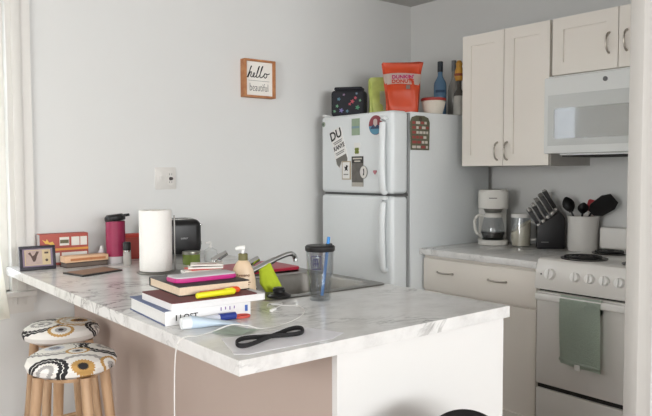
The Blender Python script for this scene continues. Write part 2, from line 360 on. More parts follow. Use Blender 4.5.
# stove
SYA, SYB = 1.218, 1.829
st = thing('stove', 'white electric coil stove with knobs on its sloped front panel', 'stove', (0, 0, 0))
obj('body', box(2.728, WX-.02, SYA, SYB, .03, .912), stove_m, st)
cp = bmesh.new()
pr = [(2.728, .925), (2.728, .80), (2.690, .80), (2.684, .815), (2.700, .908), (2.712, .932), (2.728, .938)]
a = [cp.verts.new((x, SYA, z)) for x, z in pr]; b = [cp.verts.new((x, SYB, z)) for x, z in pr]
cp.faces.new(a); cp.faces.new(b[::-1])
for i in range(len(pr)): j = (i+1) % len(pr); cp.faces.new((a[i], b[i], b[j], a[j]))
obj('control_panel', cp, stove_m, st)
obj('cooktop', box(2.7285, WX-.02, SYA, SYB, .9125, .938, bev=.006), stove_m, st)
kn = mat('knob_white', '#f4f3f0', .35)
nrm = Vector((-.986, 0, .169)); qk = nrm.to_track_quat('Z', 'Y').to_matrix().to_4x4()
for i, y in enumerate((1.752, 1.628, 1.560, 1.492, 1.427)):
    r = .025 if i == 0 else .021; zc = .872; xc = 2.684+(zc-.815)*.016/.093
    m4 = Matrix.Translation((xc, y, zc)) @ qk
    k = obj('knob', bx(lat([(0, 0), (r, 0), (r*.95, .018), (r*.88, .020), (0, .020)], mtx=m4, seg=24), -.0045, .0045, -r*.85, r*.85, .019, .030, bev=.002, mtx=m4), kn, st)
obj('indicator_light', lat([(0, 0), (.004, 0), (.003, .003), (0, .003)], mtx=Matrix.Translation((2.692, 1.800, .868)) @ qk), black, st)
obj('gap', box(2.71, 2.7275, SYA+.01, SYB-.01, .791, .80), dark, st)
od = obj('oven_door', box(2.695, 2.7275, SYA+.004, SYB-.004, .362, .790, bev=.006), stove_m, st)
obj('handle', bx(box(2.655, 2.677, SYA+.02, SYB-.02, .756, .786, bev=.006), 2.676, 2.697, SYA+.02, SYB-.02, .758, .784), mat('handle_white', '#efeeea', .3), od)
obj('drawer_gap', box(2.712, 2.7275, SYA+.006, SYB-.006, .340, .362), dark, st)
obj('storage_drawer', box(2.697, 2.7275, SYA+.004, SYB-.004, .06, .340, bev=.006), stove_m, st)
bgd = bmesh.new()
for x0, x1, z0, z1 in ((3.265, 3.334, .9385, 1.05),): bx(bgd, x0, x1, SYA, SYB+.018, z0, z1, bev=.012)
obj('backguard', bgd, stove_m, st)
coil = mat('burner_coil', '#1b1a1a', .5); drip = mat('drip_pan', '#4a4847', .35, .6)
for x, y, r in ((2.83, 1.67, .088), (3.11, 1.70, .07), (2.83, 1.40, .07), (3.11, 1.38, .088)):
    bp = obj('burner', lat([(r+.012, .938), (r+.014, .943), (r, .942), (r*.6, .936), (0, .936)], cx=x, cy=y), drip, st)
    n = 90; obj('coil', tb([(x+(.015+(r-.02)*i/n)*cos(i*.235), y+(.015+(r-.02)*i/n)*sin(i*.235), .947) for i in range(n+1)], .006, seg=6), coil, bp)
# towel on the oven handle
tw = mat('towel_green', '#ccd9cb', .95, var=.10, scale=160, bump=.6)
tl = thing('dish_towel', 'sage green dish towel hanging over the oven door handle', 'towel', (2.666, 1.583, .789))
def towel(u, v):
    y = .096-.192*u; ripple = .004*sin(u*9+1)*(.3+v)
    t = v*1.35
    if t < .1: a = t/.1; return (.0145, y*.93, -.06+a*.03)
    if t < .2: a = (t-.1)/.1*pi; return (.0165*cos(a), y, -.03+.035*sin(a)+.0)
    a = (t-.2)/1.15; return (-.0165-.007*a+ripple-.005*sin(pi*a), y*(1-.0*a)-.012*a, -.03-.263*a-.01*u*a)
obj('towel_cloth', grid_surface(towel, 24, 44, thick=.003), tw, tl)
obj('towel_border', grid_surface(lambda u, v: (-.034+.004*sin(u*9+1)-.002*sin(v*3), .084-.190*u+.0, -.278-.01*u+.012*v), 24, 4, thick=.004), mat('towel_border', '#d4dfd3', .95, var=.1, scale=200), tl, 'paler hem band')
obj('care_tag', box(-.040, -.037, -.02, .005, -.305, -.282), paper, tl)

# ------------------------------------------------------------------ fridge
FX, FY0, FY1, FZ = 2.503, 2.573, 3.175, 1.655
fg = thing('refrigerator', 'white top-freezer refrigerator in the corner with magnets on the door', 'refrigerator', (0, 0, 0))
obj('cabinet', box(2.640, 3.30, FY0, FY1, .03, FZ, bev=.006), fridge_m, fg)
obj('gasket', box(2.622, 2.6395, FY0+.008, FY1-.008, .08, FZ-.008), mat('gasket_grey', '#9a9c9c', .7), fg)
fd = obj('freezer_door', box(FX, 2.6215, FY0, FY1, 1.217, FZ+.002, bev=.022, seg=5), fridge_m, fg)
rd = obj('fridge_door', box(FX, 2.6215, FY0, FY1, .10, 1.205, bev=.022, seg=5), fridge_m, fg)
obj('kick_plate', box(2.60, 2.6395, FY0+.01, FY1-.01, .02, .085), dark, fg)
obj('door_split', box(2.53, 2.622, FY0+.004, FY1-.004, 1.204, 1.218), mat('split_grey', '#5a5a5a', .7), fg)
def fhandle(z0, z1, flip):
    bm = bmesh.new(); s = -1 if flip else 1
    pts = smooth_path([(FX-.002, FY0+.05, z0), (FX-.022, FY0+.05, z0+(z1-z0)*.06), (FX-.030, FY0+.05, (z0+z1)/2), (FX-.022, FY0+.05, z0+(z1-z0)*.94), (FX-.002, FY0+.05, z1)], 6)
    return tube(bm, pts, .017, seg=14, sx=1.25, sy=.8)
obj('handle', fhandle(1.225, 1.615, 0), fridge_m, fd); obj('handle', fhandle(1.195, .81, 1), fridge_m, rd)
obj('hinge_cover', box(2.51, 2.55, FY1-.035, FY1-.005, FZ+.002, FZ+.014, bev=.003), appl_m, fg)

# ------------------------------------------------------------------ wall sign and outlet
sg = thing('wall_sign', 'wood-framed white sign reading hello beautiful on the wall', 'sign', (2.118, WY-.0005, 1.856), (D(90), 0, D(0)))
sgw, sgh = .206, .210
fb = bmesh.new()
for a in ((-sgw/2, -sgw/2+.014, -sgh/2, sgh/2), (sgw/2-.014, sgw/2, -sgh/2, sgh/2), (-sgw/2+.014, sgw/2-.014, -sgh/2, -sgh/2+.011), (-sgw/2+.014, sgw/2-.014, sgh/2-.011, sgh/2)): bx(fb, *a, 0, .046, bev=.0015)
obj('frame', fb, frame_wood, sg)
obj('board', box(-sgw/2+.0135, sgw/2-.0135, -sgh/2+.0105, sgh/2-.0105, .001, .030), mat('sign_white', '#efebe4', .8), sg)
script = [(-.074, .003), (-.062, .030), (-.050, .060), (-.046, .068), (-.053, .058), (-.066, .008), (-.066, .010), (-.054, .034), (-.047, .033), (-.053, .013), (-.045, .008), (-.034, .018), (-.029, .029), (-.035, .030), (-.039, .014), (-.031, .008), (-.018, .020), (-.003, .060), (.0, .070), (-.007, .060), (-.019, .014), (-.012, .008), (.0, .020), (.017, .062), (.020, .072), (.012, .060), (.002, .016), (.010, .008), (.024, .020), (.035, .032), (.030, .031), (.026, .016), (.034, .008), (.044, .020), (.040, .032), (.048, .029), (.060, .034)]
obj('lettering', tb(smooth_path([(x*1.12+.004, y, .0302) for x, y in script], 6), .0026, seg=6, sx=1, sy=.4), ink, sg)
text('lettering', 'beautiful', .062, ink, sg, (.0, -.050, .0303), bold=-.0008, sx=.60)
obj('divider_line', box(-.07, .07, -.0125, -.0105, .0299, .0306), greyink, sg)
ol = thing('outlet_plate', 'white double-gang switch and outlet plate on the wall', 'outlet', (1.557, WY-.0005, 1.304), ROT_BACK)
obj('plate', prism(rrect(.116, .114, .006), 0, .006, bev=.0015), trim_m, ol)
obj('switch', box(-.033, -.021, -.012, .012, .0055, .012, bev=.001), trim_m, ol)
rc = obj('receptacle', prism(rrect(.034, .070, .012, cx=.026), .0055, .0085), trim_m, ol)
for z in (.020, -.020):
    for dx in (-.006, .006): obj('slot', box(.026+dx-.001, .026+dx+.001, z-.004, z+.005, .008, .0088), dark, rc)
obj('plug', lat([(0, .0085), (.009, .0085), (.008, .022), (0, .023)], cx=.026, cy=-.002), mat('plug_grey', '#4a4442', .6), ol)

# ------------------------------------------------------------------ bar stools
def stool_fabric(nm, meds):
    m = bpy.data.materials.new(nm); m.use_nodes = True; nt = m.node_tree; b = nt.nodes['Principled BSDF']; L = nt.links.new; b.inputs['Roughness'].default_value = .9
    tc = nt.nodes.new('ShaderNodeTexCoord'); prev = None
    def math_(op, a, bb=None):
        n = nt.nodes.new('ShaderNodeMath'); n.operation = op
        for i, v in enumerate((a, bb)):
            if v is None: continue
            if isinstance(v, (int, float)): n.inputs[i].default_value = v
            else: L(v, n.inputs[i])
        return n.outputs[0]
    K, Wh, Gy, Gd, Br = '#2b2a2c', '#ece9e4', '#a9a6a3', '#c39a5c', '#6b5240'
    stops = {'k': [(0, Gy), (.08, K), (.13, Wh), (.28, Gy), (.42, Wh), (.70, K), (.84, Wh), (.87, K)],
             'b': [(0, Wh), (.2, Gy), (.4, Wh), (.58, K), (.76, Wh), (.8, K), (.97, K)],
             'g': [(0, K), (.12, Br), (.24, Gd), (.36, Wh), (.55, '#d8cbb6'), (.72, Wh), (.8, Gd), (.92, '#d8cbb6')],
             'o': [(0, K), (.2, Gd), (.44, Wh), (.80, Gy), (.97, Gy)],
             'w': [(0, Gy), (.1, '#7f8596'), (.2, '#cfd2da'), (.35, Wh), (.72, K), (.76, Wh), (.84, Gy), (.97, K)],
             's': [(0, K), (.2, Gy), (.45, Wh), (.75, Gd), (.9, Gd)]}
    for cx, cy, R, k in meds:
        sp = nt.nodes.new('ShaderNodeSeparateXYZ'); L(tc.outputs['Object'], sp.inputs[0])
        dx = math_('SUBTRACT', sp.outputs[0], cx); dy = math_('SUBTRACT', math_('ADD', sp.outputs[1], math_('SUBTRACT', sp.outputs[2], .722)), cy)
        d = math_('SQRT', math_('ADD', math_('MULTIPLY', dx, dx), math_('MULTIPLY', dy, dy)))
        an = math_('SINE', math_('MULTIPLY', math_('ARCTAN2', dy, dx), 22))
        dn = math_('ADD', math_('DIVIDE', d, R), math_('MULTIPLY', an, .028))
        rp = ramp(nt, stops[k], 'CONSTANT'); L(dn, rp.inputs[0])
        mask = math_('LESS_THAN', dn, 1.0)
        mx = nt.nodes.new('ShaderNodeMix'); mx.data_type = 'RGBA'; L(mask, mx.inputs[0]); L(rp.outputs[0], mx.inputs[7])
        if prev is None: mx.inputs[6].default_value = lin(Wh)
        else: L(prev, mx.inputs[6])
        prev = mx.outputs[2]
    L(prev, b.inputs['Base Color']); return m
fab = stool_fabric('medallion_fabric', [(-.055, .035, .095, 'w'), (.125, .03, .10, 'k'), (.02, -.03, .04, 's'), (.035, -.165, .085, 'o'), (-.085, -.165, .075, 'b'), (.135, -.13, .045, 's'), (.03, .13, .05, 'o')])
fab2 = stool_fabric('medallion_fabric_rear', [(-.075, -.03, .098, 'k'), (.07, .0, .095, 'g'), (.0, -.13, .05, 's'), (.15, -.08, .06, 'b'), (.0, .12, .05, 'o')])
def stool(label, x, y, rz, zt, fab=fab, la=22):
    t = thing('bar_stool', label, 'stool', (x, y, 0), rz, 'padded bar stools')
    R = .151
    obj('seat_cushion', lat([(0, zt-.075), (R-.03, zt-.073), (R-.006, zt-.060), (R, zt-.042), (R-.008, zt-.022), (R-.035, zt-.007), (R*.5, zt-.0005), (0, zt)], seg=48), fab, t)
    obj('seat_base', lat([(0, zt-.093), (R-.06, zt-.093), (R-.055, zt-.0755), (0, zt-.0755)], seg=40), leg_wood, t)
    for k in range(4):
        a = D(la+90*k); ca, sa = cos(a), sin(a)
        obj('leg', tb([(.115*ca, .115*sa, zt-.0755), (.185*ca, .185*sa, .0)], [.019, .015], seg=14), leg_wood, t)
    for k in range(4):
        a, b2 = D(la+90*k), D(la+90+90*k); rr = .160; zz = .22 if k % 2 else .28
        obj('rung', tb([(rr*cos(a), rr*sin(a), zz), (rr*cos(b2), rr*sin(b2), zz)], .009), leg_wood, t)
    return t
stool('round medallion-patterned wooden stool, the nearer one by the bar', .772, 2.385, D(-18), .722)
stool('round medallion-patterned wooden stool, the one farther back by the wall', .888, 2.865, D(-18), .722, fab2, 65)

# ------------------------------------------------------------------ black chair in front of the end panel
ch = thing('dining_chair', 'black chair with a rounded low back in front of the white end panel', 'chair', (1.252, .992, 0), D(178))
bk = bmesh.new()
def backf(u, v):
    w = .215; x = -w+2*w*u; top = .752-.20*(1-math.sqrt(max(0, 1-(x/.2151)**2))); z = .49+(top-.49)*v
    return (x, -.02+.045*(1-(x/w)**2)*-1+.03*v*-1, z)
obj('backrest', grid_surface(backf, 33, 12, thick=.022), black, ch)
obj('seat', prism(rrect(.44, .43, .07, cx=0, cy=.16), .44, .475, bev=.010), black, ch)
for sx in (-1, 1):
    obj('leg', tb([(sx*.18, .34, .44), (sx*.20, .37, 0)], .014), black, ch)
    obj('leg', tb([(sx*.18, -.02, .44), (sx*.20, -.06, 0)], .014), black, ch)
    obj('back_post', tb([(sx*.17, -.035, .44), (sx*.17, -.045, .60)], .011), black, ch)

# ------------------------------------------------------------------ objects on the bar counter
T = CT+.0005
# by the wall
pf = thing('picture_frame', 'small dark-framed animal picture leaning at the window end of the counter', 'picture frame', (.862, 3.075, T), D(-3))
pm = Matrix.Rotation(D(-10), 4, 'X')
fr = bmesh.new()
for a in ((-.074, .074, 0, .014), (-.074, .074, .092, .104), (-.074, -.062, .014, .092), (.062, .074, .014, .092)): bx(fr, a[0], a[1], -.008, .008, a[2], a[3], bev=.002, mtx=pm)
obj('frame', fr, mat('frame_plum_black', '#2b2630', .5), pf)
obj('mat_border', box(-.063, .063, -.003, .006, .013, .093, mtx=pm), mat('mat_lilac', '#8f7f91', .8), pf)
obj('print', box(-.053, .053, -.0045, -.002, .020, .087, mtx=pm), mat('print_tan', '#cbb792', .8, var=.15, scale=40), pf)
an = bmesh.new()
bx(an, -.049, .018, -.0055, -.004, .022, .084, mtx=pm)
obj('print_scene', an, mat('print_scene', '#b7a29a', .8, var=.2, scale=50), pf)
def poly_on(name, poly, m, par, mtx, th=.0008):
    b = prism(poly, 0, th); bmesh.ops.transform(b, matrix=mtx, verts=b.verts); return obj(name, b, m, par)
vm = pm @ Matrix.Translation((0, -.0055, 0)) @ Matrix.Rotation(D(90), 4, 'X')
poly_on('print_animal', [(-.04, .072), (-.03, .078), (-.022, .060), (-.014, .064), (-.004, .080), (.006, .078), (-.004, .058), (-.008, .044), (-.012, .036), (-.020, .036), (-.024, .048), (-.03, .062)], mat('print_dark', '#5d4b46', .8), pf, vm)
poly_on('print_caption', [(.028, .068), (.044, .068), (.044, .076), (.028, .076)], mat('print_dark', '#5d4b46', .8), pf, vm)
poly_on('print_seal', [(.036+.006*cos(k), .040+.006*sin(k)) for k in [i*pi/5 for i in range(10)]], mat('print_dark', '#5d4b46', .8), pf, vm)
obj('easel_back', box(-.02, .02, .008, .012, .02, .08, mtx=pm), black, pf)

redm = mat('carton_red', '#ad554a', .6); yel = mat('carton_orange', '#d99a4a', .6); labm = mat('carton_label', '#dedad2', .7)
cb = thing('food_carton', 'red and white carton with orange stripe against the wall behind the picture frame', 'box', (1.018, 3.205, T), D(-4))
obj('carton', box(-.115, .098, -.03, .03, 0, .142, bev=.002), redm, cb)
obj('carton_end', box(-.1165, -.1151, -.029, .029, .002, .14), mat('carton_grey', '#a49c9a', .7), cb)
for a in ((-.03, .012, .088, .126), (.022, .058, .086, .126), (.062, .092, .086, .126), (-.10, -.03, .012, .056), (-.022, .092, .012, .056)): obj('label_panel', box(a[0], a[1], -.0312, -.0301, a[2], a[3]), labm, cb)
obj('stripe', box(-.115, .098, -.0311, -.0301, .066, .076), yel, cb)
obj('print_tube', box(-.028, .010, -.0318, -.0312, .098, .114), mat('print_olive', '#6e6a50', .7), cb)
poly_on('print_flame', [(-.105, .118), (-.09, .110), (-.085, .120), (-.075, .104), (-.06, .108), (-.05, .09), (-.065, .092), (-.08, .098), (-.092, .10)], mat('carton_yellow', '#e0b65a', .6), cb, Matrix.Translation((0, -.0302, 0)) @ Matrix.Rotation(D(90), 4, 'X'))

b1 = thing('book', 'dark brown book lying under the narrow tan box by the red carton', 'book', (1.065, 3.085, T), D(2))
obj('cover', bx(box(-.095, .095, -.04, .04, 0, .003), -.095, .095, -.04, .04, .018, .021), mat('book_brown', '#4a3a34', .6), b1)
obj('pages', box(-.092, .092, -.038, .037, .003, .018), mat('pages_grey', '#6f6259', .9, var=.1, scale=150), b1)
b2 = thing('narrow_box', 'narrow tan and orange box lying on the dark book', 'box', (1.065, 3.083, T+.0215), D(2))
obj('carton', box(-.098, .098, -.033, .033, 0, .027, bev=.0015), mat('box_tan', '#dcb592', .7, var=.1, scale=30), b2)
obj('print_band', box(-.075, .085, -.0336, -.0331, .007, .018), mat('box_print', '#b9794f', .7, var=.3, scale=90), b2)
pl = thing('placemat', 'flat brown printed board with black edging lying before the tan box', 'board', (1.015, 2.852, T), D(6))
obj('board', prism([(-.105, .045), (-.085, -.100), (.112, -.052), (.102, .085)], 0, .006, bev=.001), mat('board_black', '#2c2928', .5), pl)
obj('print', prism([(-.094, .040), (-.077, -.085), (.098, -.042), (.090, .075)], .0059, .0068), mat('board_print', '#8c6a52', .5, var=.35, scale=25), pl)
pc = thing('greeting_card', 'pale card lying flat in front of the pink bottle', 'card', (1.165, 2.93, T), D(-18))
obj('card_sheet', box(-.045, .045, -.03, .03, 0, .002), mat('card_pale', '#c9c3bd', .5), pc)

sb = thing('small_bottle', 'tiny clear bottle with pink label by the pink drink bottle', 'bottle', (1.172, 3.16, T))
obj('bottle_body', lat([(0, 0), (.016, 0), (.017, .045), (.010, .057), (.008, .061), (0, .061)], seg=20), mat('bottle_pale', '#d9d3d6', .3), sb)
obj('label_band', lat([(.0172, .018), (.0176, .019), (.0178, .041), (.0172, .042)], seg=20), mat('label_plum', '#84607a', .6), sb)
obj('cap', lat([(0, .061), (.009, .061), (.006, .075), (0, .077)], seg=16), white, sb)

pk = thing('drink_bottle', 'tall magenta drink bottle with a black flip lid', 'bottle', (1.212, 3.085, T), D(-35))
obj('bottle_base', lat([(0, 0), (.042, 0), (.043, .004), (.043, .032), (0, .032)], seg=28), mat('bottle_base_clear', '#c9c3c4', .2), pk, 'clear base')
obj('bottle_body', lat([(0, .0322), (.042, .0322), (.0435, .10), (.0435, .195), (0, .195)], seg=28), mat('magenta_plastic', '#98294f', .4, var=.1, scale=60, bump=.2), pk, 'magenta body')
lm = Matrix.Translation((0, 0, .196)) @ Matrix.Rotation(D(-7), 4, 'Y')
obj('lid', lat([(0, 0), (.044, 0), (.047, .006), (.046, .02), (.035, .030), (0, .031)], seg=28, mtx=lm), black, pk, 'black lid')
obj('spout_cover', prism(rrect(.045, .035, .012, cx=.045), .014, .026, bev=.003), black, pk).matrix_local = lm
gr = thing('pepper_grinder', 'small glass spice grinder with black top beside the pink bottle', 'grinder', (1.228, 2.992, T))
obj('jar', lat([(0, 0), (.018, 0), (.018, .055), (.014, .06), (0, .06)], seg=20), mat('grinder_glass', '#bdb8b2', .2), gr)
obj('grinder_head', lat([(0, .06), (.016, .06), (.018, .07), (.018, .098), (.015, .103), (0, .103)], seg=20), black, gr)
obj('collar', lat([(.0162, .058), (.0185, .059), (.0185, .066), (.0162, .067)], seg=20), chrome, gr)
rb = thing('red_box', 'small red carton behind the paper towels', 'box', (1.335, 3.19, T), D(-6))
obj('carton', box(-.055, .055, -.025, .025, 0, .105, bev=.002), mat('carton_brick', '#a8453a', .6), rb)
obj('lid_band', box(-.056, .056, -.026, .026, .105, .122, bev=.002), mat('carton_red2', '#c23a2c', .5), rb)

pt = thing('paper_towel_holder', 'metal paper towel holder carrying the white roll', 'holder', (1.222, 2.672, T))
obj('base', lat([(0, 0), (.078, 0), (.080, .004), (.078, .008), (0, .010)], seg=36), steel, pt)
obj('center_post', tb([(0, 0, .009), (0, 0, .262)], .005), steel, pt)
obj('tension_arm', tb(smooth_path([(.067, -.038, .008), (.0675, -.038, .10), (.0675, -.038, .20), (.0665, -.038, .240)]), .003), steel, pt)
pr_ = thing('paper_towel_roll', 'upright white paper towel roll on its metal holder', 'paper towel', (1.222, 2.672, T+.0105))
obj('roll', lat([(.021, 0), (.066, 0), (.067, .003), (.067, .249), (.066, .252), (.021, .252), (.021, 0)], seg=48), mat('paper_towel', '#f0ede8', .95, var=.03, scale=120, bump=.3), pr_)
obj('core', lat([(.0205, .0), (.0205, .2515), (.019, .2515), (.019, 0), (.0205, 0)], seg=24), mat('cardboard', '#b59a78', .9), pr_)

to = thing('toaster', 'black toaster behind the paper towel roll', 'toaster', (1.527, 3.145, T), D(-14))
obj('shell', prism([], 0, 0) if 0 else bx(bmesh.new(), -.135, .135, -.075, .075, .012, .186, bev=.035, seg=5), blackg, to, 'black shell')
obj('feet', bx(box(-.11, -.09, -.06, .06, 0, .0125), .09, .11, -.06, .06, 0, .0125), black, to)
obj('top_plate', prism(rrect(.20, .085, .01), .1865, .189), steel, to, 'metal top with bread slots')
for y in (-.02, .02): obj('slot', box(-.075, .075, y-.011, y+.011, .1885, .1895), dark, to)
lv = obj('lever', box(.1352, .150, -.02, .02, .150, .160, bev=.003), chrome, to)
obj('dial', lat([(0, 0), (.012, 0), (.011, .012), (0, .012)], mtx=Matrix.Translation((.1352, 0, .06)) @ Matrix.Rotation(D(90), 4, 'Y')), chrome, to)
text('lettering', 'oster', .017, mat('silver_print', '#9a9a9a', .4), to, (.045, -.0752, .095), (D(90), 0, 0))

gj = thing('candle_jar', 'small green candle jar with a metal lid in front of the toaster', 'jar', (1.462, 2.818, T))
obj('jar', lat([(0, 0), (.038, 0), (.040, .004), (.040, .046), (0, .046)], seg=28), mat('candle_green', '#7d8f47', .25), gj)
obj('lid', lat([(0, .0462), (.041, .0462), (.042, .049), (.041, .058), (0, .059)], seg=28), mat('lid_metal', '#a8a89c', .3, .9), gj)
sp = thing('soap_dispenser', 'clear pump bottle standing behind the sink tap', 'bottle', (1.585, 2.86, T))
obj('bottle_body', lat([(0, 0), (.028, 0), (.030, .004), (.030, .05), (.012, .062), (0, .062)], seg=24), mat('bottle_frost', '#d5d7d6', .15), sp)
obj('pump', tb([(0, 0, .062), (0, 0, .085), (-.004, -.0, .088), (-.03, -.004, .087)], [.006, .006, .006, .004]), white, sp)

# red cutting board over the far bowl
cbd = thing('cutting_board', 'red plastic cutting board laid across the far bowl of the sink', 'cutting board', (1.52, 2.472, T+.0042), D(-1))
rp = mat('red_plastic', '#b3263f', .4)
obj('board', prism(rrect(.435, .255, .025), 0, .011, bev=.002), rp, cbd)
obj('board_edge', prism(rrect(.437, .257, .026), .003, .008), mat('red_edge', '#9c1f36', .5), cbd)

# lotion bottle
lo = thing('lotion_bottle', 'beige lotion pump bottle with olive collar beside the books', 'bottle', (1.175, 1.905, T), D(-34)); lo.scale = (1, 1, .93)
lot = mat('lotion_beige', '#d9c0a2', .4)
obj('bottle_body', lat([(0, 0), (.040, 0), (.0425, .006), (.0425, .035), (.040, .075), (.033, .110), (.022, .134), (.014, .142), (0, .142)], seg=32, sy=.62), lot, lo)
obj('collar', lat([(0, .1422), (.0155, .1422), (.0155, .164), (.013, .166), (0, .166)], seg=20), mat('olive_collar', '#6f6a43', .5), lo)
obj('pump', tube(tb([(0, 0, .166), (0, 0, .183)], .005), [(.006, 0, .185), (-.010, -.002, .186), (-.024, -.004, .182)], [.009, .008, .005], seg=10), white, lo)
text('lettering', 'Aveeno', .015, mat('label_brown', '#8d6650', .6), lo, (0, -.0248, .092), (D(96), 0, 0), depth=.0015)
obj('label_leaf', lat([(0, 0), (.004, 0), (0, .004)], seg=8, cx=0, cy=-.0255), mat('label_rust', '#a5553a', .6), lo).location = (0, 0, .076)
for k, (w_, z) in enumerate(((.05, .066), (.042, .058), (.046, .036), (.03, .028))): obj('label_line', box(-w_/2, w_/2, -.0268, -.0245, z, z+.003), mat('label_brown', '#7a4d38', .6), lo)

# lime rubber cloth and black stopper
cl = thing('dish_cloth', 'lime green dish cloth draped over the sink edge behind the black stopper', 'cloth', (1.322, 1.958, T+.004), D(-36))
def lerp(t, ks):
    for (a, x), (b, y) in zip(ks, ks[1:]):
        if t <= b: return x+(y-x)*(t-a)/(b-a)
    return ks[-1][1]
def cloth(u, v):
    a = 2*pi*u; l = lerp(v, [(0, -.010), (.25, -.043), (.75, -.041), (1, -.022)]); q = lerp(v, [(0, -.002), (.3, .010), (1, .045)])
    cx_, hw = (l+q)/2, (q-l)/2; fold = 1+v*(.18*sin(5*a+1.5*v)+.10*sin(9*a-2))
    return (cx_+hw*cos(a), (.006+.016*v)*sin(a)*fold+.005*sin(14*(cx_+hw*cos(a))*8)*v, .100-.098*v+.010*v*cos(a)*(1 if cos(a) < 0 else -.3)*-1*(1-v))
cb_ = grid_surface(cloth, 56, 16, close_u=True); bmesh.ops.holes_fill(cb_, edges=cb_.edges)
obj('cloth_drape', cb_, mat('lime_cloth', '#b7c82f', .85, var=.12, scale=60, bump=.3), cl)
so = thing('sink_stopper', 'black rubber sink stopper lying on the front rim of the sink', 'stopper', (1.292, 1.870, T+.0045))
obj('flange', lat([(0, 0), (.040, 0), (.041, .004), (.030, .010), (.020, .014), (0, .015)], seg=28), black, so)
obj('grip', lat([(0, .015), (.020, .014), (.021, .024), (.017, .030), (0, .031)], seg=20), black, so)

# ---- the pile of books
GR = D(-4)
bo = thing('textbook', 'thick white textbook with blue top edge at the bottom of the book pile', 'book', (.806, 1.709, T), GR)
blue = mat('cover_blue', '#56648c', .5); wspine = mat('spine_white', '#e7e6e6', .45)
obj('cover', bx(box(0, .262, .004, .29, 0, .0025), 0, .262, .004, .29, .0375, .040), blue, bo, 'blue cover')
obj('spine', box(0, .262, 0, .0038, 0, .040, bev=.001), wspine, bo, 'white spine with black lettering')
obj('pages', box(.003, .257, .0042, .285, .0026, .0374), mat('pages_white', '#dfdedc', .9, var=.06, scale=200), bo)
text('lettering', 'I LOST', .023, ink, bo, (.062, -.0003, .019), (D(90), 0, 0), bold=.0003)
for k in range(4): obj('spine_mark', box(.165+k*.014, .168+k*.014, -.0006, .0, .024+(k % 2)*.002, .034), mat('mark_violet', '#7d5f9d', .6), bo)
obj('spine_logo', box(.243, .252, -.0006, .0, .014, .032), mat('logo_blue', '#4767b0', .6), bo)
nb = thing('notebook', 'maroon-covered white notebook lying on the white textbook', 'notebook', (.824, 1.703, T+.0405), D(-3))
obj('pages', prism(rrect(.298, .235, .012, cx=.149, cy=.1185), 0, .019), mat('notebook_white', '#e4e2e2', .8, var=.04, scale=160), nb)
obj('cover', prism(rrect(.270, .233, .010, cx=.136, cy=.1195), .0191, .0215), mat('cover_maroon', '#6d3036', .55), nb, 'maroon cover')
bl = thing('book', 'black hardcover book with cream pages near the top of the pile', 'book', (.882, 1.778, T+.0625), D(-4))
obj('cover', bx(box(0, .228, 0, .24, 0, .0028, bev=.0006), 0, .228, 0, .24, .0262, .029, bev=.0006), mat('cover_black', '#272224', .5), bl, 'black cover')
obj('spine', box(-.0005, .228, .2365, .2400, .0029, .0261), mat('cover_black', '#272224', .5), bl)
obj('pages', box(.003, .225, .003, .236, .0029, .0261), cream, bl, 'cream pages')
def marker(label, loc, rz, L_, r, body, capc, cap_len, name='highlighter', cat='highlighter', tilt=0):
    t = thing(name, label, cat, loc, (0, tilt, rz))
    mx = Matrix.Translation((0, 0, r)) @ Matrix.Rotation(D(90), 4, 'Y')
    obj('barrel', lat([(0, 0), (r*.8, 0), (r, .003), (r, L_-cap_len), (0, L_-cap_len)], seg=16, mtx=mx), body, t)
    c = obj('cap', lat([(0, L_-cap_len+.0003), (r*1.08, L_-cap_len+.0003), (r*1.08, L_-.006), (r*.5, L_), (0, L_)], seg=16, mtx=mx), capc, t)
    obj('clip', box(L_-cap_len+.006, L_-.01, -.003, .003, r*2.05, r*2.3), capc, c)
    return t
yh = mat('highlighter_yellow', '#e6e028', .4); oh = mat('highlighter_orange', '#e85a2e', .4)
zt = T+.0623
marker('yellow highlighter lying in front of the black book', (.908, 1.722, zt), D(1), .128, .0085, yh, yh, .04)
marker('orange highlighter half hidden behind the yellow one', (.93, 1.746, zt), D(0), .135, .0075, oh, oh, .04)
phm = thing('tablet_case', 'grey case with magenta edge lying on the black book', 'case', (1.005, 1.870, T+.092), D(-2))
obj('shell', prism(rrect(.205, .085, .016), 0, .012, bev=.003), mat('case_magenta', '#c22f80', .4), phm, 'magenta shell')
obj('face', prism(rrect(.200, .080, .014), .0122, .016, bev=.001), mat('case_grey', '#c3c0c4', .35), phm, 'pale grey face')
# mail pile
ml = [(.125, .085, 4, '#e6e4e0'), (.115, .08, -10, '#d9d2ca'), (.11, .075, 14, '#c4544c'), (.11, .075, -6, '#e9e5de'), (.10, .06, 9, '#46403d'), (.105, .07, -8, '#e6e0d8')]
lab = ['white envelope at the bottom of the mail pile on the black book', 'cream envelope second from the bottom of the mail pile', 'red flyer in the middle of the mail pile', 'white letter above the red flyer in the mail pile', 'dark card near the top of the mail pile', 'off-white folded letter on top of the mail pile']
z = T+.0922
for k, (w_, h_, a_, c_) in enumerate(ml):
    e = thing('envelope' if k < 2 else 'flyer' if k == 2 else 'letter', lab[k], 'mail', (1.062+.003*k, 1.972-.003*(k % 2), z), D(a_-20), 'mail pile on the books')
    hh = (.009, .005, .003, .005, .002, .004)[k]
    obj('sheet', box(-w_/2, w_/2, -h_/2, h_/2, 0, hh, bev=.001), mat('mail_'+c_[1:], c_, .7), e)
    if k in (0, 1, 3, 5): obj('address_lines', box(-.03, .03, -.012, -.006, hh-.0002, hh+.0005), mat('mail_print%d' % k, ['#b34a40', '#8a8a8a', '', '#b4483a', '', '#9a4a44'][k], .7), e)
    z += hh+.0006

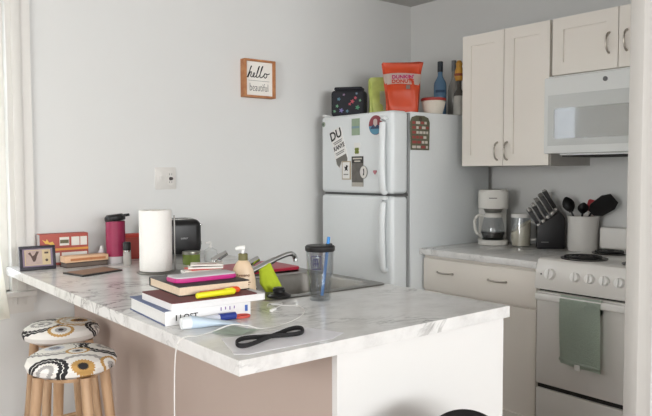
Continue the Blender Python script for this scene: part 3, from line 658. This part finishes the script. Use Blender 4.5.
# in front of the books
bmk = thing('blue_marker', 'white marker with dark blue cap lying against the textbook spine', 'marker', (.868, 1.680, T), (0, 0, D(-3)))
mx = Matrix.Translation((0, 0, .0105)) @ Matrix.Rotation(D(90), 4, 'Y')
obj('barrel', lat([(0, 0), (.008, 0), (.0095, .004), (.0095, .085), (0, .085)], seg=18, mtx=mx), mat('marker_white', '#cfd3de', .4), bmk)
obj('cap', lat([(0, .0852), (.0105, .0852), (.0105, .136), (.006, .139), (0, .139)], seg=18, mtx=mx), mat('marker_navy', '#2c3d8c', .4), bmk, 'dark blue cap')
tu = thing('cream_tube', 'pale blue and white squeeze tube with a white cap', 'tube', (.822, 1.648, T), D(-9))
def tubeb(u, v):
    a = 2*pi*u; x = .026+.135*v; ry = .0165+.004*v; rz_ = .0165*(1-v)+.0015
    return (x, ry*cos(a), rz_+rz_*sin(a)+.0)
tbm = grid_surface(tubeb, 28, 14, close_u=True); bmesh.ops.holes_fill(tbm, edges=tbm.edges)
obj('tube_body', tbm, mat('tube_blue', '#c3d3e2', .4, var=.1, scale=25), tu, 'pale blue body')
obj('cap', lat([(0, 0), (.0145, 0), (.0165, .003), (.0165, .026), (0, .026)], seg=24, mtx=Matrix.Translation((0, 0, .0168)) @ Matrix.Rotation(D(90), 4, 'Y')), mat('tube_cap', '#e6e9ec', .4), tu, 'white cap')
ri = thing('hair_tie', 'red hair tie lying next to the textbook', 'hair tie', (1.028, 1.676, T))
obj('band', tb([(.023*cos(2*pi*i/32), .014*sin(2*pi*i/32), .0045) for i in range(33)], .0042, seg=8), mat('red_elastic', '#c9554a', .7), ri)
gp = thing('green_slip', 'crumpled pale green paper slip beside the tube', 'paper', (.91, 1.525, T))
obj('slip', grid_surface(lambda u, v: (-.045+.08*u+.03*v, .045-.085*v+.02*u, .002+.004*abs(sin(5*u+2*v))*(.4+.6*v)), 18, 14, thick=.0008), mat('slip_green', '#d9e4d8', .8, var=.1, scale=40), gp)
sh = thing('paper_sheet', 'thin white sheet lying under the black strap at the counter corner', 'paper', (.0, .0, T))
obj('sheet', prism([(.803, 1.345), (.855, 1.495), (1.09, 1.47), (1.135, 1.345), (1.07, 1.315), (.83, 1.325)], 0, .0008), mat('sheet_white', '#ecebf0', .35, var=.02), sh)
ss = thing('black_strap', 'black looped strap lying on the white sheet', 'strap', (0, 0, T+.0012))
n = 96; pts = []
for i in range(n+1):
    t = 2*pi*i/n; s_ = cos(t); wdt = .031*sin(2*t)*(1.0 if s_ > 0 else 1.1)*abs(s_)**.3
    ax, ay = .9525+.1075*s_, 1.411+.010*s_; pts.append((ax+wdt*.45-.002, ay+wdt*1.0, .0065+.004*max(0, cos(t*2+.3))*.0))
obj('strap_loop', tb(pts, .006, seg=8, sx=.32, sy=1.0), mat('strap_black', '#1d1c1e', .8), ss)
ec = thing('charging_cable', 'white charging cable trailing over the counter edge', 'cable', (0, 0, 0))
zc = T+.0022
cab = [(.752, 1.53, .30), (.757, 1.558, .52), (.758, 1.563, .70), (.760, 1.562, .84), (.766, 1.556, .905), (.785, 1.546, zc+.004), (.82, 1.552, zc), (.87, 1.567, zc), (.92, 1.56, zc+.012), (.955, 1.54, zc+.01), (.99, 1.520, zc), (1.036, 1.515, zc), (1.129, 1.552, zc), (1.207, 1.614, zc), (1.249, 1.699, zc), (1.215, 1.742, zc), (1.165, 1.71, zc)]
obj('wire', tb(smooth_path(cab, 8), .0017, seg=8), mat('cable_white', '#dddbd7', .45), ec)
obj('connector', bx(bmesh.new(), -.016, .016, -.005, .005, 0, .008, bev=.002, mtx=Matrix.Translation((1.152, 1.698, T)) @ Matrix.Rotation(D(30), 4, 'Z')), white, ec)
ec2 = thing('earphone_cord', 'thin clear cord end lying near the black stopper', 'cord', (0, 0, 0))
obj('cord', tb(smooth_path([(1.175, 1.765, zc), (1.20, 1.79, zc), (1.235, 1.775, zc), (1.22, 1.757, zc), (1.19, 1.765, zc+.003)], 8), .002, seg=8), mat('cord_clear', '#d4d3d0', .3), ec2)

# tumbler
tm = thing('tumbler', 'clear tumbler with black lid and blue straw near the sink', 'tumbler', (1.375, 1.752, T), D(-38))
def shell(prof_o, th):
    inner = [(max(r-th, 0), z) for r, z in reversed(prof_o)]
    return lat(prof_o+inner, seg=40)
obj('cup', shell([(.0001, 0), (.033, 0), (.036, .004), (.0385, .06), (.0385, .075), (.043, .080), (.046, .162)], .0025), glass, tm)
ins = shell([(.0001, .010), (.029, .010), (.033, .03), (.035, .075), (.041, .084), (.0425, .158)], .0015)
obj('inner_wall', ins, glass, tm)
obj('lid', lat([(.0, .1605), (.047, .1605), (.049, .164), (.049, .176), (.045, .180), (.012, .180), (.0, .1795)], seg=36), black, tm, 'black lid')
obj('lid_slider', prism(rrect(.02, .03, .006, cx=.03), .1795, .185), black, tm)
obj('straw', tb([(.006, .002, .014), (.020, -.002, .130), (.029, -.004, .207)], .0052, seg=12), mat('straw_blue', '#3587cf', .4), tm, 'blue straw')
# dark square emblem on the wall of the cup
em = bmesh.new()
def emb(a0, a1, z0, z1, r=.0447):
    grid_surface(lambda u, v: ((r+.03*(z0+(z1-z0)*v-.12))*cos(a0+(a1-a0)*u), (r+.03*(z0+(z1-z0)*v-.12))*sin(a0+(a1-a0)*u), z0+(z1-z0)*v), 8, 3, bm=em)
A0 = D(-128)
for a in ((0, .75, .104, .107), (0, .75, .146, .149), (0, .06, .104, .149), (.69, .75, .104, .149), (.15, .22, .115, .14), (.15, .45, .135, .14), (.3, .36, .113, .138), (.45, .52, .112, .14), (.2, .6, .122, .126)): emb(A0+a[0], A0+a[1], a[2], a[3])
obj('emblem', em, mat('emblem_navy', '#3a3a58', .5), tm, 'dark square emblem')

# ------------------------------------------------------------------ on the fridge
FT = FZ+.0006
def bag(par, name, w, d, h, m, flare=0, top=.006, seed=1, crimp=.03, wob=.004):
    random.seed(seed); ph = [random.uniform(0, 6) for _ in range(6)]
    def f(u, v):
        a = 2*pi*u; c, s = cos(a), sin(a); p = .35
        x = math.copysign(abs(c)**p, c); y = math.copysign(abs(s)**p, s)
        k = min(1, max(0, (v-.45)/.45)); dd = d*(1-k)+top*k
        if v < .12: dd *= .88+v
        ww = w*(.94+flare*max(0, v-.4)+.02*sin(3*v*pi+ph[0]))
        n = wob*(sin(9*v+4*a+ph[1])+sin(5*v+7*a+ph[2]))
        return (ww/2*x+n*.4, dd/2*y+n*(1 if v < .85 else .3), h*v+(.006*sin(u*14+ph[3])*v**3))
    bm = grid_surface(f, 56, 26, close_u=True); bmesh.ops.holes_fill(bm, edges=bm.edges); return obj(name, bm, m, par)
FACE = D(-42)
lb = thing('lunch_bag', 'black lunch bag with floral print at the left on the fridge', 'bag', (2.628, 3.064, FT), D(-52))
bk_m = mat('lunch_black', '#24252b', .75, var=.2, scale=40)
obj('bag_body', bx(bmesh.new(), -.098, .098, -.062, .062, 0, .152, bev=.02, seg=3), bk_m, lb)
obj('bag_top', bx(bmesh.new(), -.083, .083, -.045, .045, .1525, .172, bev=.009, seg=3), bk_m, lb)
for (x, z_, c_, r_) in ((.03, .085, '#b5525f', .013), (.048, .105, '#b5525f', .010), (.015, .07, '#b5525f', .009), (-.05, .10, '#5d7f8d', .011), (-.06, .06, '#6f9f7d', .010), (-.035, .035, '#7d74a8', .014), (.06, .05, '#4f8a6a', .014), (.0, .03, '#5d7f8d', .010), (-.075, .03, '#6f9f7d', .009), (.055, .13, '#6e7f92', .008), (-.02, .125, '#8a6f8a', .008), (.075, .09, '#6f9f7d', .008)):
    o_ = obj('flower_print', prism([(r_*(.72+.28*cos(5*q))*cos(q), r_*(.72+.28*cos(5*q))*sin(q)) for q in [i*2*pi/30 for i in range(30)]], 0, .0012), mat('flower_'+c_[1:], c_, .8), lb)
    o_.matrix_local = Matrix.Translation((x, -.0622, z_)) @ Matrix.Rotation(D(90), 4, 'X')
gb = thing('green_bag', 'lime green snack pouch standing behind the orange bag on the fridge', 'bag', (2.743, 2.939, FT), FACE)
bag(gb, 'pouch', .112, .06, .222, mat('pouch_green', '#b4c06a', .45, var=.3, scale=22), flare=.12, seed=3)
obj('pouch_label', grid_surface(lambda u, v: (.008+.04*u, -.0335+.018*max(0, v-.55)+.003*sin(6*v), .035+.11*v), 6, 10, thick=.0008), mat('pouch_label', '#c9cdb4', .6, var=.25, scale=60), gb)
og = thing('coffee_bag', 'large orange coffee bag with a white lettered band on the fridge', 'bag', (2.755, 2.755, FT), FACE-D(4))
orm = mat('bag_orange', '#c94b2a', .4, var=.14, scale=14, bump=.5)
bag(og, 'bag_body', .196, .125, .288, orm, flare=.38, seed=5, wob=.005)
def bag_front(w_, d_, h_, v):               # half width and front depth of the bag at height fraction v
    k = min(1, max(0, (v-.45)/.45)); return w_*(.94+.38*max(0, v-.4))/2, (d_*(1-k)+.006*k)/2
def bandf(u, v):
    vv = .56+.22*v+.02*sin(u*4); hw, hd = bag_front(.196, .125, .288, vv); c = 2*u-1
    return (hw*1.0*c, -hd*(1-.55*abs(c)**6)-.0085, .288*vv)
obj('band', grid_surface(bandf, 25, 10, thick=.001), mat('band_white', '#e9ddd3', .5), og, 'white band')
for s_, vv, cc in (("DUNKIN'", .715, '#c9367a'), ('DONUTS', .625, '#d2472c')):
    hw, hd = bag_front(.196, .125, .288, vv)
    text('lettering', s_, .030, mat('bag_ink_'+cc[1:], cc, .5), og, (.004, -hd-.011, .288*vv), (D(90)-.44, 0, 0), bold=.0009, sx=1.0, depth=.001)
obj('cup_emblem', grid_surface(lambda u, v: (.022+.022*u, -bag_front(.196, .125, .288, .47+.08*v)[1]-.010, .288*(.47+.08*v)), 3, 3, thick=.001), mat('emblem_grey', '#a99a92', .5), og)
bw = thing('bowl', 'white food bowl with a red lid on the fridge beside the orange bag', 'bowl', (2.925, 2.675, FT)); bw.scale = (.85, .85, 1.2)
bmh = bmesh.new(); prof = [(0, 0), (.056, 0), (.060, .004), (.078, .062), (.080, .066), (0, .066)]
lathe(bmh, prof, seg=48)
for v in bmh.verts:
    if .01 < v.co.z < .064 and v.co.xy.length > .05: v.co.xy *= 1
obj('bowl_body', bmh, mat('bowl_cream', '#e3dccf', .5, var=.05), bw)
for i in range(40): pass
obj('ribs', (lambda b: [tube(b, [(.0585*cos(a), .0585*sin(a), .006), (.0785*cos(a), .0785*sin(a), .060)], .0022, seg=6) for a in [i*2*pi/44 for i in range(44)]][-1])(bmesh.new()), mat('bowl_cream', '#e3dccf', .5), bw)
obj('lid', lat([(0, .0662), (.083, .0662), (.085, .069), (.084, .078), (.074, .081), (0, .081)], seg=40), mat('lid_red', '#a83a34', .45), bw, 'red lid')
vk = thing('liquor_bottle', 'blue glass liquor bottle with a dark cap on the fridge', 'bottle', (3.12, 2.80, FT), D(-48), 'liquor bottles on the fridge')
obj('bottle_body', lat([(0, 0), (.036, 0), (.038, .004), (.038, .195), (.034, .215), (.020, .240), (.0145, .255), (.0145, .275), (0, .275)], seg=32), mat('bottle_blue', '#6487a6', .12, var=.08), vk)
obj('cap', lat([(0, .2752), (.0165, .2752), (.0165, .335), (.014, .338), (0, .338)], seg=20), mat('cap_navy', '#1d2530', .4), vk, 'dark cap')
obj('label_print', grid_surface(lambda u, v: (.0386*cos(D(-130)+D(80)*u), .0386*sin(D(-130)+D(80)*u), .07+(.05*(.35+.65*sin(pi*u)))*v), 12, 4), mat('label_iceblue', '#b9cdda', .5), vk)
obj('label_print', grid_surface(lambda u, v: (.0386*cos(D(-135)+D(90)*u), .0386*sin(D(-135)+D(90)*u), .150+.016*v), 12, 3), mat('label_navy', '#2f4f70', .5), vk)
w1 = thing('liquor_bottle', 'clear liquor bottle with a tall grey cap behind the blue bottle', 'bottle', (3.215, 2.775, FT), 0, 'liquor bottles on the fridge')
obj('bottle_body', lat([(0, 0), (.034, 0), (.036, .004), (.036, .17), (.030, .20), (.014, .24), (.013, .285), (0, .285)], seg=28), mat('bottle_smoke', '#97958f', .1, var=.1), w1)
obj('cap', lat([(0, .2852), (.015, .2852), (.015, .35), (0, .352)], seg=18), mat('cap_grey', '#77787a', .4), w1)
w2 = thing('liquor_bottle', 'amber and yellow-topped bottle beside the wall cabinet on the fridge', 'bottle', (3.09, 2.628, FT), 0, 'liquor bottles on the fridge')
obj('bottle_body', lat([(0, 0), (.030, 0), (.033, .004), (.033, .10), (.030, .115), (0, .115)], seg=28), mat('bottle_silver', '#b9b7b0', .15, var=.15), w2)
obj('shoulder', lat([(0, .1152), (.030, .1152), (.028, .130), (.014, .155), (.013, .20), (0, .20)], seg=28), mat('bottle_dark', '#55514c', .2), w2)
obj('stopper', lat([(0, .2), (.020, .204), (.027, .225), (.024, .262), (.016, .285), (.020, .30), (.012, .318), (0, .322)], seg=24), mat('stopper_amber', '#c9943c', .4, var=.25, scale=30), w2, 'amber yellow top')
obj('stopper_band', lat([(.025, .228), (.0278, .229), (.0278, .243), (.025, .244)], seg=24), mat('band_rust', '#8c3d22', .5), w2)

# ------------------------------------------------------------------ magnets on the freezer door (u right, v up, w out)
def mag(name, label, y, z, cat='magnet', a=0): return thing(name, label, cat, (FX-.0003, y, z), (D(90), D(0), D(-90)), 'magnets on the fridge')
def on(o, a): o.matrix_local = Matrix.Rotation(D(a), 4, 'Z'); return o
m1 = mag('round_magnet', 'small round grey-green magnet at the upper corner of the freezer door', 3.148, 1.612)
obj('disc', lat([(0, 0), (.014, 0), (.014, .004), (0, .004)], seg=20), mat('mag_sage', '#8d9a8b', .5), m1); obj('disc_center', lat([(0, .004), (.007, .004), (.006, .006), (0, .006)], seg=16), mat('mag_darksage', '#56625a', .5), m1)
m2 = mag('bookmark_magnet', 'tilted white slip reading DU and KANYE in black letters', 3.005, 1.472)
on(obj('slip', prism([(-.052, .112), (.052, .112), (.052, -.085), (.040, -.112), (.006, -.085), (-.006, -.085), (-.036, -.115), (-.052, -.085)], 0, .003), paper, m2), 19)
on(text('lettering', 'DU', .072, ink, m2, (-.004, .078, .0033), bold=.0018), 19)
on(text('lettering', 'KANYE', .036, ink, m2, (.002, .004, .0033), bold=.001, sx=.85), 19)
for v_, w_ in ((.040, .08), (.030, .07), (-.024, .08), (-.034, .07)): on(obj('text_line', box(-w_/2, w_/2, v_-.0028, v_+.0028, .003, .0036), greyink, m2), 19)
on(obj('grey_print', prism([(-.047, -.052), (.047, -.052), (.049, -.083), (.038, -.106), (.007, -.082), (-.006, -.082), (-.034, -.108), (-.049, -.083)], .003, .0036), mat('grey_print', '#77756f', .7), m2), 19)
m3 = mag('photo_magnet', 'small green rectangular magnet near the top of the freezer door', 2.862, 1.583)
obj('plate', box(-.032, .032, -.046, .046, 0, .004), mat('mag_green', '#93a58d', .5, var=.2, scale=20), m3); obj('plate_band', box(-.032, .032, -.008, .004, .004, .0046), mat('mag_blue', '#7c97a0', .5), m3)
m4 = mag('round_magnet', 'large round red and blue magnet beside the freezer handle', 2.700, 1.584)
obj('disc', lat([(0, 0), (.052, 0), (.052, .004), (0, .004)], seg=36), mat('mag_red', '#8a4048', .5), m4)
obj('blue_half', prism([(.051*cos(a), .051*sin(a)) for a in [D(185+i*9) for i in range(20)]], .004, .0046), mat('mag_sky', '#5d93ad', .5), m4)
obj('figure_print', prism(rrect(.03, .05, .012, cy=.008), .0046, .0052), mat('mag_pale', '#c9b9b4', .6), m4)
obj('mountain_print', prism([(-.04, -.02), (-.015, .006), (.0, -.01), (.018, .004), (.04, -.02)], .0052, .0058), mat('mag_navy', '#3c4a66', .6), m4)
m5 = mag('clip_magnet', 'small white and green four-leaf magnet at the middle of the freezer door', 2.852, 1.455)
obj('backing', box(-.026, .026, -.034, .040, 0, .002), paper, m5)
for k in range(4): obj('leaf', lat([(0, .002), (.010, .002), (.008, .005), (0, .006)], seg=14, cx=.011*cos(D(45+90*k)), cy=-.004+.011*sin(D(45+90*k))), mat('leaf_green', '#74803a', .5), m5)
m6 = mag('poster_magnet', 'black and white poster magnet low on the freezer door', 2.848, 1.338)
obj('poster', box(-.048, .048, -.085, .082, 0, .002), mat('poster_grey', '#6a6762', .6, var=.5, scale=26), m6)
obj('poster_title', box(-.048, .048, .045, .082, .002, .0026), mat('poster_dark', '#3a3836', .6), m6)
obj('poster_base', box(-.048, .048, -.085, -.062, .002, .0026), mat('poster_light', '#b5b1a8', .6), m6)
for v_, w_ in ((.070, .075), (.055, .05)): obj('title_line', box(-w_/2, w_/2, v_-.004, v_+.004, .0026, .003), mat('poster_cream', '#cfcabf', .6), m6)
m7 = mag('framed_magnet', 'small white framed silhouette magnet left of the poster', 2.940, 1.343)
obj('frame', box(-.036, .036, -.052, .052, .0, .006), mat('mag_frame_tan', '#b3a48d', .5), m7)
obj('card', box(-.030, .030, -.046, .046, .006, .0066), paper, m7)
obj('silhouette', prism([(-.014, -.004), (-.006, .006), (-.016, .022), (-.002, .018), (.002, .030), (.018, .026), (.010, .012), (.016, -.004), (.004, .002)], .0066, .0072), ink, m7)
obj('base_line', box(-.02, .02, -.026, -.020, .0066, .0072), greyink, m7)
m8 = mag('oval_magnet', 'white oval magnet overlapping the right edge of the poster', 2.793, 1.333)
obj('oval', lat([(0, .003), (.030, .003), (.030, .006), (0, .006)], seg=30, sy=1.15), mat('oval_white', '#dcd9d4', .5), m8)
obj('oval_rim', tb([(.030*cos(2*pi*i/36), .0345*sin(2*pi*i/36), .006) for i in range(37)], .0016, seg=6), greyink, m8)
obj('figure_print', prism([(-.006, -.018), (.0, .0), (-.004, .016), (.004, .020), (.006, .004), (.004, -.018)], .006, .0066), ink, m8)
m9 = mag('heart_magnet', 'small pink heart magnet near the lower edge of the freezer door', 2.705, 1.333)
obj('heart', prism([(.013*(16*sin(t)**3)/16, .013*(13*cos(t)-5*cos(2*t)-2*cos(3*t)-cos(4*t))/16) for t in [2*pi*i/28 for i in range(28)]], 0, .005), mat('heart_pink', '#c9848c', .5), m9)
# plaque on the fridge side
m10 = thing('plaque_magnet', 'tall olive plaque magnet with red and white lettering on the fridge side', 'magnet', (2.705, FY0-.0003, 1.541), ROT_BACK, 'magnets on the fridge')
obj('plaque', prism([(-.070, -.09), (.070, -.09), (.074, .06), (.062, .084), (.03, .094), (-.03, .094), (-.062, .084), (-.074, .06)], 0, .006, bev=.001), mat('plaque_olive', '#646350', .6, var=.4, scale=24), m10)
random.seed(11)
for r_ in range(6):
    x = -.062
    while x < .05:
        w_ = random.uniform(.014, .032); obj('lettering_block', box(x, min(x+w_, .064), .056-r_*.026-.007, .056-r_*.026+.007, .006, .0068), mat('plaque_white', '#cfc7bd', .6) if random.random() < .55 else mat('plaque_red', '#9a4a45', .6), m10); x += w_+.006
obj('paw_print', lat([(0, .006), (.014, .006), (.012, .008), (0, .008)], seg=16, cx=.0, cy=.076), mat('plaque_brown', '#4e463a', .6), m10)

# ------------------------------------------------------------------ kitchen counter by the stove
KZ = .9206
cmk = thing('coffee_maker', 'white drip coffee maker with a glass carafe beside the fridge', 'coffee maker', (3.185, 2.452, KZ), D(-50))
wp = mat('coffee_white', '#e6e4de', .35)
obj('base', prism(rrect(.165, .20, .05, cy=0), 0, .028, bev=.005), wp, cmk)
obj('tower', box(-.078, .078, .035, .10, .028, .205, bev=.008), wp, cmk)
obj('head', prism(rrect(.165, .20, .05, cy=0), .205, .305, bev=.008), wp, cmk)
obj('top_lid', prism(rrect(.150, .185, .045), .305, .311, bev=.002), wp, cmk)
obj('filter_basket', lat([(.0, .182), (.045, .182), (.055, .2048), (0, .2048)], cy=-.03, seg=28), mat('basket_grey', '#77756f', .4), cmk)
obj('warming_plate', lat([(0, .028), (.062, .028), (.06, .032), (0, .032)], cy=-.03, seg=30), black, cmk)
obj('brand_mark', bx(bmesh.new(), -.026, .018, -.1006, -.0995, .262, .267), mat('print_grey', '#77736c', .5), cmk)
cf = thing('carafe', 'glass coffee carafe with white handle on the coffee maker', 'carafe', (3.185+.03*sin(D(-50)), 2.452-.03*cos(D(-50)), KZ+.0325), D(-50))
obj('carafe_glass', shell([(.0001, 0), (.055, 0), (.064, .008), (.068, .035), (.060, .085), (.048, .128), (.047, .138)], .002), glassj, cf)
obj('coffee', lat([(0, .004), (.054, .004), (.0655, .033), (.0655, .04), (0, .04)], seg=36), mat('coffee', '#140c08', .1), cf)
obj('band', lat([(.0475, .122), (.051, .122), (.0495, .138), (.0475, .138)], seg=32), wp, cf)
obj('lid', lat([(0, .138), (.046, .138), (.042, .146), (0, .147)], seg=30), wp, cf)
obj('handle', tb(smooth_path([(-.048, -.01, .130), (-.078, -.02, .134), (-.100, -.026, .110), (-.100, -.026, .06), (-.085, -.02, .028), (-.066, -.012, .020)]), .0085, seg=10), wp, cf)
jr = thing('canister', 'clear jar half full of cream powder with a white lid', 'jar', (3.215, 2.282, KZ))
obj('jar_glass', shell([(.0001, 0), (.050, 0), (.053, .004), (.056, .12), (.050, .150), (.050, .158)], .002), glassj, jr)
fl = bmesh.new(); lathe(fl, [(0, .003), (.048, .003), (.0515, .05), (.053, .11), (0, .11)], seg=30)
for v in fl.verts:
    if v.co.z > .04: v.co.z += (v.co.x*.55-v.co.y*.55)*.9*(v.co.z/.11)
obj('contents', fl, mat('cream_powder', '#dcd3bd', .9, var=.05), jr, 'cream coloured powder')
obj('lid', lat([(0, .158), (.053, .158), (.055, .162), (.054, .178), (0, .180)], seg=30), white, jr)
obj('handle', tb(smooth_path([(-.005+.05*.35, -.054, .135), (.03, -.085, .125), (.036, -.09, .08), (.03, -.083, .045), (.018, -.053, .035)]), .006), mat('handle_pale', '#d6d4cf', .4), jr)
cc = thing('power_cord', 'white power cord looped on the wall beside the coffee maker', 'cord', (0, 0, 0))
obj('cord', tb(smooth_path([(3.25, 2.335, KZ+.003), (3.225, 2.352, KZ+.02), (3.24, 2.356, KZ+.09), (3.28, 2.33, KZ+.15), (3.34, 2.30, KZ+.19), (3.349, 2.28, KZ+.23)]), .0035), white, cc)
ow = thing('outlet_plate', 'white outlet plate on the backsplash above the jar', 'outlet', (WX-.0005, 2.215, 1.16), (D(90), 0, D(-90)))
obj('plate', prism(rrect(.07, .114, .006), 0, .006, bev=.0015), trim_m, ow)
for z_ in (.02, -.02): obj('receptacle', prism(rrect(.03, .026, .008, cy=z_), .006, .008), trim_m, ow)

kb = thing('knife_block', 'slanted black knife block full of black-handled knives', 'knife block', (3.243, 2.116, KZ), D(-52))
obj('block', (lambda: (lambda b: b)(prism([(-.07, 0), (.07, 0), (.07, .165), (.045, .20), (-.07, .118)], -.055, .055, bev=.004)))(), mat('block_black', '#18171a', .45), kb).matrix_local = Matrix.Rotation(D(90), 4, 'X')
obj('brand_mark', box(-.05, -.012, -.0556, -.0548, .033, .038), mat('block_mark', '#6a6a6a', .4), kb)
kd = Vector((-.53, 0, .85))
kh = mat('knife_handle', '#201f21', .4)
rows = [(-.055, .112), (-.032, .134), (-.009, .156), (.014, .177), (.034, .195)]
names_ = ['lowest', 'second', 'middle', 'fourth', 'highest']; k = 0
for i, (x, z_) in enumerate(rows):
    for j, y in enumerate((-.034, .0, .034)):
        if (i, j) in ((4, 0), (4, 2)): continue
        kn_ = thing('kitchen_knife', 'black-handled knife in the %s row of the knife block, %s side' % (names_[i], ['front', 'middle', 'back'][j]), 'knife', tuple(Matrix.Translation((3.243, 2.116, KZ)) @ Matrix.Rotation(D(-52), 4, 'Z') @ Vector((x, y, z_+.003))), D(-52), 'knives in the block')
        L_ = .098+.006*i+.004*j; q = kd.to_track_quat('Z', 'Y').to_matrix().to_4x4()
        obj('bolster', bx(bmesh.new(), -.011, .011, -.008, .008, .004, .022, bev=.002, mtx=q), steel, kn_)
        obj('handle', bx(bmesh.new(), -.0125, .0125, -.010, .010, .0222, L_, bev=.003, mtx=q), kh, kn_)
        obj('end_cap', bx(bmesh.new(), -.0125, .0125, -.010, .010, L_+.0002, L_+.010, bev=.003, mtx=q), steel, kn_)
ck = thing('utensil_crock', 'white ceramic crock holding black cooking utensils', 'crock', (3.266, 1.936, KZ))
obj('crock_body', lat([(0, 0), (.072, 0), (.076, .006), (.077, .165), (.080, .172), (.080, .180), (.073, .182), (.070, .178), (.069, .012), (0, .012)], seg=44), mat('crock_white', '#dedbd6', .35), ck)
def utensil(name, label, base, tip, head, headm=None, lab=None, hd=None):
    t = thing(name, label, 'utensil', (0, 0, 0), 0, 'utensils in the white crock')
    b_, t_ = Vector(base), Vector(tip); obj('handle', tb([b_, (b_+t_)/2, t_], .0055, seg=10), black, t)
    d = Vector(hd).normalized() if hd else (t_-b_).normalized(); vx = Vector((.6, -.78, 0)); vx = (vx-d*vx.dot(d)).normalized(); n = d.cross(vx)
    mt = Matrix((vx, d, n)).transposed().to_4x4(); mt.translation = t_
    h = obj('head', head, headm or black, t, lab); h.matrix_local = mt; return t
cx, cy, cz = 3.266, 1.936, KZ
def spoon(w, L_, dp=.012): return grid_surface(lambda u, v: (w/2*math.sin(pi*min(.985, max(.06, v)))**.6*(2*u-1), L_*v, -dp*(1-(2*u-1)**2)*sin(pi*v)), 12, 16, thick=.003)
utensil('cooking_spoon', 'black oval spoon leaning left out of the white crock', (cx-.02, cy-.03, cz+.016), (cx-.03, cy+.05, cz+.200), spoon(.062, .085))
utensil('slotted_spoon', 'black slotted spoon in the middle of the white crock', (cx+.0, cy+.03, cz+.016), (cx-.03, cy-.012, cz+.195), spoon(.055, .06))
def ladleh():
    return prism([(-.02, 0), (.02, 0), (.05, .03), (.055, .10), (.035, .135), (-.03, .138), (-.05, .10), (-.045, .03)], -.003, .004, bev=.002)
utensil('turner', 'large black turner leaning far right out of the white crock', (cx-.02, cy+.05, cz+.016), (cx-.03, cy-.060, cz+.200), ladleh(), hd=(.02, -.075, .055))
sp2 = utensil('spatula', 'red-headed silicone spatula at the back of the white crock', (cx-.01, cy+.02, cz+.016), (cx+.03, cy-.020, cz+.205), prism(rrect(.05, .062, .010, cy=.03), -.004, .004, bev=.002), mat('spatula_red', '#a52a32', .5), 'red head')
utensil('whisk', 'pale plastic utensil handle at the front of the white crock', (cx+.02, cy+.02, cz+.016), (cx-.025, cy-.045, cz+.180), prism(rrect(.014, .03, .005, cy=.014), -.004, .004), mat('pale_plastic', '#c9c5be', .5))
